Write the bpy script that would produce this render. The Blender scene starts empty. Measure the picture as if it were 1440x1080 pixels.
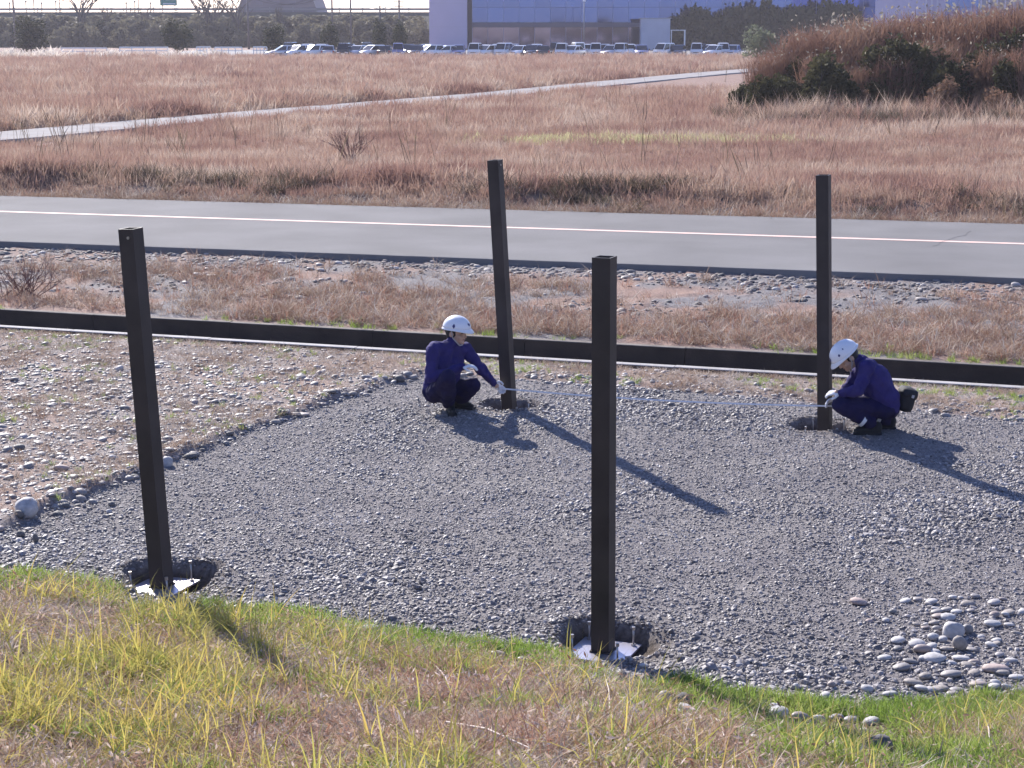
import bpy, bmesh, math, random
import numpy as np
from mathutils import Vector, Matrix, Euler

SC = bpy.context.scene
COL = SC.collection
R = math.radians

# ------------------------------------------------------------------ camera
CAM_H = 3.88
F_PX = 2450.0                       # focal length in pixels of the 1440 px wide photograph
PITCH = math.atan(502.0 / F_PX)
cam_data = bpy.data.cameras.new('camera')
cam_data.sensor_width = 36.0
cam_data.lens = 36.0 * F_PX / 1440.0
cam_data.clip_start = 0.1
cam_data.clip_end = 5000.0
cam = bpy.data.objects.new('camera', cam_data)
COL.objects.link(cam)
cam.location = (0, 0, CAM_H)
cam.rotation_euler = (math.pi / 2 - PITCH, 0, 0)
SC.camera = cam

# ------------------------------------------------------------------ sky, sun, exposure
SUN_AZ = R(-24.4)                   # from +Y towards +X: behind the posts, to the left
SUN_EL = R(29.4)
world = bpy.data.worlds.new('World')
SC.world = world
world.use_nodes = True
wn = world.node_tree.nodes
wl = world.node_tree.links
sky = wn.new('ShaderNodeTexSky')
sky.sky_type = 'NISHITA'
sky.sun_disc = False
sky.sun_elevation = SUN_EL
sky.sun_rotation = SUN_AZ
sky.air_density = 1.0
sky.dust_density = 0.2
sky.ozone_density = 3.5
tint = wn.new('ShaderNodeMix')
tint.data_type = 'RGBA'
tint.blend_type = 'MULTIPLY'
tint.inputs[0].default_value = 1.0
tint.inputs[7].default_value = (0.98, 0.90, 1.10, 1)      # the lavender cast of this winter sky
wl.new(sky.outputs[0], tint.inputs[6])
wl.new(tint.outputs[2], wn['Background'].inputs[0])
wn['Background'].inputs[1].default_value = 0.105
sun_data = bpy.data.lights.new('sun', 'SUN')
sun_data.energy = 5.0
sun_data.angle = R(0.55)
sun_data.color = (1.0, 0.945, 0.88)
sun = bpy.data.objects.new('sun', sun_data)
COL.objects.link(sun)
sdir = Vector((math.sin(SUN_AZ) * math.cos(SUN_EL), math.cos(SUN_AZ) * math.cos(SUN_EL), math.sin(SUN_EL)))
sun.rotation_euler = sdir.to_track_quat('Z', 'Y').to_euler()
sun.location = (-20, 40, 30)
SC.view_settings.view_transform = 'Standard'
SC.view_settings.look = 'None'
SC.view_settings.exposure = 1.02
SC.view_settings.gamma = 1.0
SC.cycles.use_denoising = True
SC.cycles.max_bounces = 3
SC.cycles.diffuse_bounces = 2
SC.cycles.glossy_bounces = 2
SC.cycles.transmission_bounces = 2
SC.cycles.transparent_max_bounces = 8
SC.cycles.volume_bounces = 0
SC.cycles.adaptive_threshold = 0.02

# ------------------------------------------------------------------ geometry helpers
CP, SP = math.cos(PITCH), math.sin(PITCH)


def at(u, v, z=0.0):
    """point of the scene at height z that the photograph shows at (u, v)"""
    a = (u - 720.0) / F_PX
    b = (540.0 - v) / F_PX
    t = (CAM_H - z) / (SP - b * CP)
    return Vector((a * t, t * (CP + b * SP), z))


def at_y(u, v, y):
    """point at distance y"""
    a = (u - 720.0) / F_PX
    b = (540.0 - v) / F_PX
    t = y / (CP + b * SP)
    return Vector((a * t, y, CAM_H + t * (b * CP - SP)))


def hash2(ix, iy, seed):
    n = (ix.astype(np.int64) * 374761393 + iy.astype(np.int64) * 668265263 + seed * 1442695041) & 0x7fffffff
    n = ((n ^ (n >> 13)) * 1274126177) & 0x7fffffff
    n = n ^ (n >> 16)
    return (n & 0xffff) / 65535.0


def vnoise(x, y, seed=0):
    x = np.asarray(x, float)
    y = np.asarray(y, float)
    ix = np.floor(x)
    iy = np.floor(y)
    fx = x - ix
    fy = y - iy
    fx = fx * fx * (3 - 2 * fx)
    fy = fy * fy * (3 - 2 * fy)
    a = hash2(ix, iy, seed)
    b = hash2(ix + 1, iy, seed)
    c = hash2(ix, iy + 1, seed)
    d = hash2(ix + 1, iy + 1, seed)
    return (a * (1 - fx) + b * fx) * (1 - fy) + (c * (1 - fx) + d * fx) * fy


def fbm(x, y, seed=0, octv=4):
    s = 0.0
    amp = 0.5
    for k in range(octv):
        s = s + amp * vnoise(np.asarray(x) * 2 ** k, np.asarray(y) * 2 ** k, seed + k * 17)
        amp *= 0.5
    return s / (1 - 0.5 ** octv)


def sstep(a, b, x):
    t = np.clip((np.asarray(x, float) - a) / (b - a), 0, 1)
    return t * t * (3 - 2 * t)


class Line:
    """y as a function of x along a polyline, straight on beyond its ends"""
    def __init__(self, pix, z=0.0, flat=False):
        p = sorted([(at(u, v, z).x, at(u, v, z).y) for u, v in pix])
        self.x = np.array([q[0] for q in p])
        self.y = np.array([q[1] for q in p])
        self.flat = flat

    def __call__(self, x):
        x = np.asarray(x, float)
        y = np.interp(x, self.x, self.y)
        if not self.flat:
            s0 = (self.y[1] - self.y[0]) / (self.x[1] - self.x[0])
            s1 = (self.y[-1] - self.y[-2]) / (self.x[-1] - self.x[-2])
            y = np.where(x < self.x[0], self.y[0] + s0 * (x - self.x[0]), y)
            y = np.where(x > self.x[-1], self.y[-1] + s1 * (x - self.x[-1]), y)
        return y


foot = Line([(0, 812), (60, 812), (130, 820), (200, 838), (255, 846), (330, 862), (420, 868), (520, 890), (620, 905), (740, 917),
             (870, 945), (940, 962), (1010, 978), (1100, 990), (1200, 1002), (1300, 996), (1440, 985)], 0.0, True)
pad_top = Line([(0, 752), (60, 722), (120, 700), (200, 668), (250, 645), (330, 615), (400, 590), (480, 563), (540, 543), (590, 531),
                (700, 533), (870, 545), (1000, 555), (1100, 563), (1200, 572), (1300, 580), (1440, 595)], 0.0, True)
DZ = 0.13                             # ground beyond the drain lies this much higher
drain_near = Line([(0, 459), (1440, 545)], 0.02)


def drain_far(x):
    return drain_near(x) + 0.60


RZ = 0.30                             # road surface
road_near = Line([(0, 339), (1440, 391)], RZ)
road_far = Line([(0, 275), (1440, 315)], RZ)
road_mid = Line([(0, 297.5), (1440, 343)], RZ)
FZ = 0.25                             # field level

# posts: axis at the pit floor / at the ground, and top of the axis
POSTS = []
for gu, gv, gz, tu, tv in ((228, 826, -0.11, 183.5, 321), (716, 572, 0.0, 696, 225), (848, 917, -0.11, 850, 361), (1160, 600, 0.0, 1158, 246)):
    g = at(gu, gv, gz)
    top = at_y(tu, tv, g.y)
    ax = (top - g).normalized()
    base = g + ax * ((-0.11 - g.z) / ax.z)
    POSTS.append((base, top, ax))
PITS = []
for (b, t, a), rx, ry, ox, oy in zip(POSTS, (0.34, 0.29, 0.33, 0.31), (0.26, 0.24, 0.27, 0.25), (0.06, -0.0, 0.02, -0.06), (0.02, 0.03, 0.04, 0.03)):
    PITS.append((b.x + ox, b.y + oy, rx, ry))


def pit_mask(x, y):
    m = np.zeros(np.shape(x))
    for k, (px, py, rx, ry) in enumerate(PITS):
        ang = np.arctan2(y - py, x - px)
        wob = 1 + 0.09 * np.sin(ang * 3 + k) + 0.04 * np.sin(ang * 7 + 2 * k) + 0.16 * (fbm(x * 9, y * 9, 15) - 0.5)
        d = np.sqrt(((x - px) / rx) ** 2 + ((y - py) / ry) ** 2) / wob
        m = np.maximum(m, 1 - sstep(0.74, 1.08, d))
    return m


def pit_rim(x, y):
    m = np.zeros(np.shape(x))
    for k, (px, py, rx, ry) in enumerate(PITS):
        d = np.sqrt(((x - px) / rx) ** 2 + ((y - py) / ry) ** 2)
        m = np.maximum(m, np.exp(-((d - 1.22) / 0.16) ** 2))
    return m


def slope_rise(x, y):
    d = np.clip(foot(x) - y, 0, 9.8)
    return (0.20 + 0.08 * sstep(-2.0, 1.0, x)) * d * d / (d + 0.22) + 0.03 * (fbm(x * 2.3, y * 2.3, 5) - 0.5) * sstep(0, 0.6, d) * 2


def H(x, y, pits=True, trench=True):
    x = np.asarray(x, float)
    y = np.asarray(y, float)
    f = foot(x)
    pt = pad_top(x)
    n1 = fbm(x * 1.6, y * 1.6, 3)
    n2 = fbm(x * 6, y * 6, 9)
    h = slope_rise(x, y)
    pad = sstep(-0.1, 0.1, y - f) * (1 - sstep(-0.1, 0.12, y - pt))
    h = h + pad * ((n1 - 0.5) * 0.035 + (n2 - 0.5) * 0.014)
    # spoil ridge along the pad and the rough ground behind it
    left = 1 - sstep(-1.6, -0.2, x)
    ridge = np.exp(-((y - pt - 0.22) / 0.2) ** 2) * (0.012 + 0.05 * left) * (0.4 + 1.2 * n1)
    rough = sstep(0.0, 0.5, y - pt) * ((n2 - 0.45) * 0.03 + (n1 - 0.5) * 0.05 + 0.02)
    dn = drain_near(x)
    df = drain_far(x)
    fade = 1 - sstep(-0.6, -0.1, y - dn)
    h = h + (ridge + rough) * fade
    h = np.where(y > dn - 0.3, h * (1 - sstep(-0.3, -0.08, y - dn)) - 0.02 * sstep(-0.3, -0.08, y - dn), h)
    # beyond the drain
    rn = road_near(x)
    rf = road_far(x)
    t = np.clip((y - df) / np.maximum(rn - df, 0.1), 0, 1)
    up = DZ - 0.012 + (RZ - 0.09 - DZ) * t + ((n1 - 0.5) * 0.09 + (n2 - 0.5) * 0.05) * np.sin(np.pi * np.clip(t, 0, 1)) ** 0.7
    h = np.where(y > df, up, h)
    h = np.where(y > rn - 0.02, RZ - 0.07, h)
    d = y - rf
    lum = fbm(x * 0.55, y * 0.9, 21)
    berm = np.exp(-((d - 2.6) / 1.5) ** 2) * np.clip(lum * 0.75 - 0.12, 0, 1) * sstep(0.3, 1.4, d)
    fld = FZ + (fbm(x * 0.08, y * 0.08, 31) - 0.5) * 0.16 * sstep(3, 20, d) * (1 - sstep(120, 170, d))
    h = np.where(d > 0.05, (RZ - 0.07) * (1 - sstep(0.05, 2, d)) + fld * sstep(0.05, 2, d) + berm, h)
    if trench:
        h = np.where((y > dn - 0.02) & (y < df + 0.04), -0.5, h)
    if pits:
        m = pit_mask(x, y)
        r = pit_rim(x, y)
        for k in (0, 2):                  # the two near pits open towards the bank
            px, py, rx, ry = PITS[k]
            cut = (1 - sstep(0.22, 0.42, np.abs(x - px - 0.05))) * (1 - sstep(-0.12, 0.0, y - py)) * sstep(-0.85, -0.35, y - py)
            h = h - cut * np.maximum(h + 0.085, 0)
            r = r * (1 - cut)
        h = h * (1 - m) - 0.13 * m + r * (1 - m) * 0.02 * (0.3 + 1.4 * n2) + m * (n2 - 0.5) * 0.014
    return h


def hit(u, v, lift=0.0):
    """first ground point that the photograph shows at (u, v)"""
    ys_ = np.arange(3.0, 60.0, 0.02)
    b = (540.0 - v) / F_PX
    t = ys_ / (CP + b * SP)
    x_ = (u - 720.0) / F_PX * t
    z_ = CAM_H + t * (b * CP - SP)
    k = int(np.argmax(z_ <= H(x_, ys_) + lift))
    return Vector((x_[k], ys_[k], z_[k]))


def H1(x, y, **k):
    return float(H(np.array([x]), np.array([y]), **k)[0])


# ------------------------------------------------------------------ materials
MATS = {}


def new_mat(name):
    m = bpy.data.materials.new(name)
    m.use_nodes = True
    return m, m.node_tree.nodes, m.node_tree.links, m.node_tree.nodes['Principled BSDF']


def mat(name, col, rough=0.7, metal=0.0, spec=0.5, var=0.0, scale=8.0, bump=0.0, bscale=40.0, detail=6.0, rnd=0.0, coat=0.0):
    """plain material with noise in its colour and relief; rnd = tone change from object to object"""
    if name in MATS:
        return MATS[name]
    m, n, l, b = new_mat(name)
    b.inputs['Roughness'].default_value = rough
    b.inputs['Metallic'].default_value = metal
    b.inputs['Specular IOR Level'].default_value = spec
    b.inputs['Coat Weight'].default_value = coat
    b.inputs['Base Color'].default_value = (*col, 1)
    geo = n.new('ShaderNodeNewGeometry')
    if var or rnd:
        tx = n.new('ShaderNodeTexNoise')
        tx.inputs['Scale'].default_value = scale
        tx.inputs['Detail'].default_value = detail
        l.new(geo.outputs['Position'], tx.inputs['Vector'])
        mr = n.new('ShaderNodeMapRange')
        mr.inputs[1].default_value = 0.25
        mr.inputs[2].default_value = 0.75
        mr.inputs[3].default_value = 1 - var
        mr.inputs[4].default_value = 1 + var
        l.new(tx.outputs[0], mr.inputs[0])
        val = mr.outputs[0]
        if rnd:
            oi = n.new('ShaderNodeObjectInfo')
            m2 = n.new('ShaderNodeMapRange')
            m2.inputs[3].default_value = 1 - rnd
            m2.inputs[4].default_value = 1 + rnd
            l.new(oi.outputs['Random'], m2.inputs[0])
            mm = n.new('ShaderNodeMath')
            mm.operation = 'MULTIPLY'
            l.new(val, mm.inputs[0])
            l.new(m2.outputs[0], mm.inputs[1])
            val = mm.outputs[0]
        hs = n.new('ShaderNodeHueSaturation')
        hs.inputs['Color'].default_value = (*col, 1)
        l.new(val, hs.inputs['Value'])
        l.new(hs.outputs[0], b.inputs['Base Color'])
    if bump:
        bx = n.new('ShaderNodeTexNoise')
        bx.inputs['Scale'].default_value = bscale
        bx.inputs['Detail'].default_value = 5
        l.new(geo.outputs['Position'], bx.inputs['Vector'])
        bp = n.new('ShaderNodeBump')
        bp.inputs['Strength'].default_value = bump
        bp.inputs['Distance'].default_value = 0.02
        l.new(bx.outputs[0], bp.inputs['Height'])
        l.new(bp.outputs[0], b.inputs['Normal'])
    MATS[name] = m
    return m


def ramp_mat(name, cols, pscale=0.7, wpos=0.6, wrnd=0.4, rough=0.75, transl=0.0, spec=0.3, bump=0.0, bscale=60, island=0.0):
    """material whose colour runs through cols by place (noise) and from piece to piece"""
    m, n, l, b = new_mat(name)
    geo = n.new('ShaderNodeNewGeometry')
    tx = n.new('ShaderNodeTexNoise')
    tx.inputs['Scale'].default_value = pscale
    tx.inputs['Detail'].default_value = 3
    l.new(geo.outputs['Position'], tx.inputs['Vector'])
    mr = n.new('ShaderNodeMapRange')
    mr.inputs[1].default_value = 0.3
    mr.inputs[2].default_value = 0.7
    l.new(tx.outputs[0], mr.inputs[0])
    oi = n.new('ShaderNodeObjectInfo')
    a = n.new('ShaderNodeMath')
    a.operation = 'MULTIPLY'
    a.inputs[1].default_value = wpos
    l.new(mr.outputs[0], a.inputs[0])
    c = n.new('ShaderNodeMath')
    c.operation = 'MULTIPLY_ADD'
    c.inputs[1].default_value = wrnd
    l.new(oi.outputs['Random'], c.inputs[0])
    l.new(a.outputs[0], c.inputs[2])
    out = c.outputs[0]
    if island:
        e = n.new('ShaderNodeMath')
        e.operation = 'MULTIPLY_ADD'
        e.inputs[1].default_value = island
        l.new(geo.outputs['Random Per Island'], e.inputs[0])
        l.new(out, e.inputs[2])
        out = e.outputs[0]
    rp = n.new('ShaderNodeValToRGB')
    el = rp.color_ramp.elements
    while len(el) < len(cols):
        el.new(0.5)
    for k, cc in enumerate(cols):
        el[k].position = k / (len(cols) - 1)
        el[k].color = (*cc, 1)
    l.new(out, rp.inputs[0])
    l.new(rp.outputs[0], b.inputs['Base Color'])
    b.inputs['Roughness'].default_value = rough
    b.inputs['Specular IOR Level'].default_value = spec
    if bump:
        bx = n.new('ShaderNodeTexNoise')
        bx.inputs['Scale'].default_value = bscale
        l.new(geo.outputs['Position'], bx.inputs['Vector'])
        bp = n.new('ShaderNodeBump')
        bp.inputs['Strength'].default_value = bump
        bp.inputs['Distance'].default_value = 0.01
        l.new(bx.outputs[0], bp.inputs['Height'])
        l.new(bp.outputs[0], b.inputs['Normal'])
    if transl:
        tr = n.new('ShaderNodeBsdfTranslucent')
        l.new(rp.outputs[0], tr.inputs[0])
        mx = n.new('ShaderNodeMixShader')
        mx.inputs[0].default_value = transl
        l.new(b.outputs[0], mx.inputs[1])
        l.new(tr.outputs[0], mx.inputs[2])
        l.new(mx.outputs[0], n['Material Output'].inputs[0])
    MATS[name] = m
    return m


# ------------------------------------------------------------------ object helpers
def tag(o, label=None, cat=None, group=None, kind=None):
    if label:
        o['label'] = label
    if cat:
        o['category'] = cat
    if group:
        o['group'] = group
    if kind:
        o['kind'] = kind
    return o


def link_mesh(name, me, m=None, parent=None, smooth=False):
    if m is not None and not me.materials:
        me.materials.append(m)
    if smooth:
        me.polygons.foreach_set('use_smooth', np.ones(len(me.polygons), bool))
    o = bpy.data.objects.new(name, me)
    COL.objects.link(o)
    if parent:
        o.parent = parent
    return o


def from_bm(name, bm, m=None, parent=None, smooth=False):
    me = bpy.data.meshes.new(name)
    bm.to_mesh(me)
    bm.free()
    return link_mesh(name, me, m, parent, smooth)


def np_mesh(name, verts, quads=None, tris=None):
    """fast mesh from arrays"""
    me = bpy.data.meshes.new(name)
    verts = np.asarray(verts, np.float32)
    nq = 0 if quads is None else len(quads)
    nt = 0 if tris is None else len(tris)
    me.vertices.add(len(verts))
    me.vertices.foreach_set('co', verts.ravel())
    idx = []
    if nq:
        idx.append(np.asarray(quads, np.int32).ravel())
    if nt:
        idx.append(np.asarray(tris, np.int32).ravel())
    idx = np.concatenate(idx)
    me.loops.add(len(idx))
    me.loops.foreach_set('vertex_index', idx)
    me.polygons.add(nq + nt)
    start = np.concatenate([np.arange(nq) * 4, nq * 4 + np.arange(nt) * 3]).astype(np.int32)
    me.polygons.foreach_set('loop_start', start)
    me.polygons.foreach_set('use_smooth', np.zeros(nq + nt, bool))
    me.update(calc_edges=True)
    me.validate()
    return me


def empty(name, loc, rz=0.0):
    o = bpy.data.objects.new(name, None)
    o.empty_display_size = 0.1
    COL.objects.link(o)
    o.location = loc
    o.rotation_euler = (0, 0, rz)
    return o


def copy_tree(o, parent=None):
    c = o.copy()
    COL.objects.link(c)
    c.parent = parent
    for ch in list(o.children):
        copy_tree(ch, c)
    return c


def box(bm, c, s, rot=None, bev=0.0):
    """axis box, centre c, full size s"""
    r = bmesh.ops.create_cube(bm, size=1.0)
    vs = r['verts']
    M = Matrix.Translation(c) @ (rot.to_4x4() if rot else Matrix.Identity(4)) @ Matrix.Diagonal((*s, 1))
    bmesh.ops.transform(bm, matrix=M, verts=vs)
    if bev:
        es = list({e for v in vs for e in v.link_edges})
        bmesh.ops.bevel(bm, geom=es, offset=bev, segments=2, affect='EDGES', profile=0.6)
    return vs


def cyl(bm, p0, p1, r0, r1=None, seg=10, caps=True):
    p0 = Vector(p0)
    p1 = Vector(p1)
    r1 = r0 if r1 is None else r1
    d = p1 - p0
    M = Matrix.Translation((p0 + p1) / 2) @ d.to_track_quat('Z', 'Y').to_matrix().to_4x4()
    r = bmesh.ops.create_cone(bm, cap_ends=caps, segments=seg, radius1=max(r0, 1e-4), radius2=max(r1, 1e-4), depth=d.length)
    bmesh.ops.transform(bm, matrix=M, verts=r['verts'])
    return r['verts']


def ball(bm, c, r, s=(1, 1, 1), rot=None, sub=3):
    q = bmesh.ops.create_icosphere(bm, subdivisions=sub, radius=r)
    M = Matrix.Translation(c) @ (rot.to_4x4() if rot else Matrix.Identity(4)) @ Matrix.Diagonal((*s, 1))
    bmesh.ops.transform(bm, matrix=M, verts=q['verts'])
    return q['verts']


def part_box(name, c, s, m, parent, bev=0.0, rot=None):
    bm = bmesh.new()
    box(bm, c, s, rot, bev)
    return from_bm(name, bm, m, parent)


# scatter: one object that instances a few small meshes on points
def make_scatter_tree(name, coll):
    ng = bpy.data.node_groups.new(name, 'GeometryNodeTree')
    ng.interface.new_socket('Geometry', in_out='INPUT', socket_type='NodeSocketGeometry')
    ng.interface.new_socket('Geometry', in_out='OUTPUT', socket_type='NodeSocketGeometry')
    n = ng.nodes
    gi = n.new('NodeGroupInput')
    go = n.new('NodeGroupOutput')
    ci = n.new('GeometryNodeCollectionInfo')
    ci.inputs['Collection'].default_value = coll
    ci.inputs['Separate Children'].default_value = True
    ci.inputs['Reset Children'].default_value = True
    ip = n.new('GeometryNodeInstanceOnPoints')
    ip.inputs['Pick Instance'].default_value = True

    def attr(nm, ty):
        a = n.new('GeometryNodeInputNamedAttribute')
        a.data_type = ty
        a.inputs['Name'].default_value = nm
        return a.outputs['Attribute']
    e2r = n.new('FunctionNodeEulerToRotation')
    L = ng.links.new
    L(attr('rot', 'FLOAT_VECTOR'), e2r.inputs[0])
    L(gi.outputs[0], ip.inputs['Points'])
    L(ci.outputs[0], ip.inputs['Instance'])
    L(attr('idx', 'INT'), ip.inputs['Instance Index'])
    L(e2r.outputs[0], ip.inputs['Rotation'])
    L(attr('scl', 'FLOAT_VECTOR'), ip.inputs['Scale'])
    L(ip.outputs[0], go.inputs[0])
    return ng


def scatter(name, pts, rot, scl, protos, label, cat, parent=None):
    pts = np.asarray(pts, np.float32)
    N = len(pts)
    coll = bpy.data.collections.new(name + '_pieces')
    for k, me in enumerate(protos):
        o = bpy.data.objects.new(name + '_piece', me)
        coll.objects.link(o)
    me = bpy.data.meshes.new(name)
    me.vertices.add(N)
    me.vertices.foreach_set('co', pts.ravel())
    for nm, ty, arr, key in (('rot', 'FLOAT_VECTOR', rot, 'vector'), ('scl', 'FLOAT_VECTOR', scl, 'vector')):
        a = me.attributes.new(nm, ty, 'POINT')
        a.data.foreach_set(key, np.asarray(arr, np.float32).ravel())
    a = me.attributes.new('idx', 'INT', 'POINT')
    a.data.foreach_set('value', np.random.randint(0, len(protos), N).astype(np.int32))
    me.update()
    for p in protos:
        for mm in p.materials:
            if mm.name not in [q.name for q in me.materials if q]:
                me.materials.append(mm)
    o = bpy.data.objects.new(name, me)
    COL.objects.link(o)
    md = o.modifiers.new('scatter', 'NODES')
    md.node_group = make_scatter_tree(name, coll)
    tag(o, label, cat, kind='stuff')
    if parent:
        o.parent = parent
    return o


def rand_pts(n, x0, x1, y0, y1):
    return np.random.uniform(x0, x1, n), np.random.uniform(y0, y1, n)


def in_view(x, y, mx=0.35, pad=0.6):
    return (np.abs(x) < y * mx + pad)


np.random.seed(7)
random.seed(7)
# ================================================================== GROUND
def span(a, b, st):
    return list(np.arange(a, b, st))


def geo_out(start, end, st, g=1.35):
    out = []
    x = start
    while x < end:
        out.append(x)
        x += st
        st *= g
    out.append(end)
    return out


xs = span(-5.2, 6.2, 0.04) + span(6.2, 9.0, 0.09) + span(9.0, 17, 0.4) + geo_out(17, 900, 0.6)
xs = [-q for q in reversed(geo_out(17, 900, 0.6))] + [-q for q in reversed(span(9.0, 16.9, 0.4))] + span(-8.9, -5.2, 0.09) + xs
ys = [-q for q in reversed(geo_out(0.5, 120, 0.5))] + span(0, 5.5, 0.3) + span(5.5, 9.4, 0.08) + span(9.4, 18.4, 0.04) + span(18.4, 24.5, 0.06) \
    + span(24.5, 46, 0.28) + span(46, 130, 1.6) + span(130, 270, 8) + geo_out(270, 900, 20)
xs = np.array(xs)
ys = np.array(ys)
GX, GY = np.meshgrid(xs, ys)
GZ = H(GX, GY)
nx, ny = len(xs), len(ys)
iy, ix = np.meshgrid(np.arange(ny - 1), np.arange(nx - 1), indexing='ij')
b0 = (iy * nx + ix).ravel()
gme = np_mesh('ground', np.stack([GX.ravel(), GY.ravel(), GZ.ravel()], 1), quads=np.stack([b0, b0 + 1, b0 + nx + 1, b0 + nx], 1))


def ground_colour(x, y):
    f, pt = foot(x), pad_top(x)
    n = fbm(x * 1.3, y * 1.3, 41)
    n2 = fbm(x * 5, y * 5, 43)
    c = np.zeros(x.shape + (3,))

    def put(col, w):
        nonlocal c
        c = c * (1 - w[..., None]) + np.array(col) * w[..., None]
    c[:] = (0.17, 0.125, 0.10)                                  # earth under the field grass
    far = sstep(0, 5, y - road_far(x))
    put((0.25, 0.155, 0.125), far * (0.6 + 0.4 * n))
    mid = (y > drain_far(x)) & (y < road_near(x))
    t = np.clip((y - drain_far(x)) / np.maximum(road_near(x) - drain_far(x), 0.1), 0, 1)
    put((0.20, 0.185, 0.185), np.where(mid, 1.0, 0.0))
    put((0.27, 0.18, 0.145), np.where(mid, sstep(0.35, 0.65, n + 0.25 * (0.55 - t)), 0.0))
    near = (y < drain_near(x)) & (y > pt - 0.1)
    put((0.28, 0.24, 0.22), np.where(near, 1.0, 0.0))
    put((0.31, 0.225, 0.185), np.where(near, sstep(0.4, 0.65, n2 * 0.5 + n * 0.5), 0.0))
    padm = sstep(-0.12, 0.1, y - f) * (1 - sstep(-0.1, 0.15, y - pt))
    put((0.195, 0.176, 0.174), padm)
    put((0.225, 0.204, 0.195), padm * sstep(0.5, 0.7, n))
    sl = 1 - sstep(-0.25, 0.05, y - f)
    put((0.12, 0.095, 0.06), sl)
    put((0.10, 0.078, 0.064), sstep(0.1, 0.7, pit_mask(x, y)))   # dug wet soil
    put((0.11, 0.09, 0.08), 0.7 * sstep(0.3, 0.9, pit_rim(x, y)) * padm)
    return c


gc = ground_colour(GX, GY).reshape(-1, 3)
ca = gme.color_attributes.new('col', 'FLOAT_COLOR', 'POINT')
ca.data.foreach_set('color', np.concatenate([gc, np.ones((len(gc), 1))], 1).astype(np.float32).ravel())
gm, gn, gl, gb = new_mat('ground_earth')
a = gn.new('ShaderNodeAttribute')
a.attribute_name = 'col'
g = gn.new('ShaderNodeNewGeometry')
t1 = gn.new('ShaderNodeTexNoise')
t1.inputs['Scale'].default_value = 28
t1.inputs['Detail'].default_value = 8
t1.inputs['Roughness'].default_value = 0.7
gl.new(g.outputs['Position'], t1.inputs['Vector'])
mr = gn.new('ShaderNodeMapRange')
mr.inputs[1].default_value = 0.3
mr.inputs[2].default_value = 0.7
mr.inputs[3].default_value = 0.55
mr.inputs[4].default_value = 1.45
gl.new(t1.outputs[0], mr.inputs[0])
hs = gn.new('ShaderNodeHueSaturation')
gl.new(a.outputs['Color'], hs.inputs['Color'])
gl.new(mr.outputs[0], hs.inputs['Value'])
gl.new(hs.outputs[0], gb.inputs['Base Color'])
gb.inputs['Roughness'].default_value = 0.95
gb.inputs['Specular IOR Level'].default_value = 0.2
bp = gn.new('ShaderNodeBump')
bp.inputs['Strength'].default_value = 0.7
bp.inputs['Distance'].default_value = 0.03
gl.new(t1.outputs[0], bp.inputs['Height'])
gl.new(bp.outputs[0], gb.inputs['Normal'])
ground = link_mesh('ground', gme, gm, smooth=True)
tag(ground, 'bare earth and gravel ground running from the grassy slope to the far field', 'ground', kind='structure')

# ------------------------------------------------------------------ road
asph = mat('asphalt', (0.178, 0.172, 0.172), rough=0.95, spec=0.12, var=0.17, scale=0.55, detail=12, bump=0.25, bscale=160)


def strip_mesh(name, fa, fb, z, x0, x1, st, m, thick=0.0, wob=0.0, seed=3):
    X = np.arange(x0, x1 + st, st)
    ya = fa(X) + (fbm(X * 1.7, X * 0 + seed, seed) - 0.5) * wob
    yb = fb(X) + (fbm(X * 1.7, X * 0 + seed + 9, seed) - 0.5) * wob
    n = len(X)
    rows = [(ya, z), (yb, z)]
    if thick:
        rows = [(ya - 0.012, z - thick), (ya, z - 0.006), (ya + 0.015, z), (yb - 0.015, z), (yb, z - thick)]
    V = np.concatenate([np.stack([X, r[0], np.full(n, r[1])], 1) for r in rows])
    Q = []
    for k in range(len(rows) - 1):
        i = np.arange(n - 1) + k * n
        Q.append(np.stack([i, i + 1, i + 1 + n, i + n], 1))
    me = np_mesh(name, V, quads=np.concatenate(Q))
    return link_mesh(name, me, m)


road = strip_mesh('road', road_near, road_far, RZ, -140, 140, 0.2, asph, thick=0.13, wob=0.05)
tag(road, 'grey asphalt road crossing behind the posts', 'road', kind='structure')
paint = mat('road_paint', (0.74, 0.51, 0.44), rough=0.8, spec=0.2, var=0.06, scale=9, bump=0.1, bscale=120)
mk = strip_mesh('road_marking', lambda X: road_mid(X) - 0.10, lambda X: road_mid(X) + 0.10, RZ + 0.004, -140, 140, 1.0, paint)
mk.parent = road
# hairline cracks in the asphalt
crk = mat('crack_tar', (0.09, 0.085, 0.085), rough=0.8)
for (u0, v0, u1, v1) in ((1312, 346, 1368, 325), (834, 305, 856, 296)):
    p, q = at(u0, v0, RZ), at(u1, v1, RZ)
    N = 14
    P = [p.lerp(q, k / N) + Vector((random.uniform(-.04, .04), random.uniform(-.05, .05), 0)) for k in range(N + 1)]
    V = []
    for k, w in enumerate(P):
        V += [(w.x, w.y - 0.016, RZ + 0.004), (w.x, w.y + 0.016, RZ + 0.004)]
    o = link_mesh('crack', np_mesh('crack', V, quads=[(2 * k, 2 * k + 2, 2 * k + 3, 2 * k + 1) for k in range(N)]), crk, road)

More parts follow.
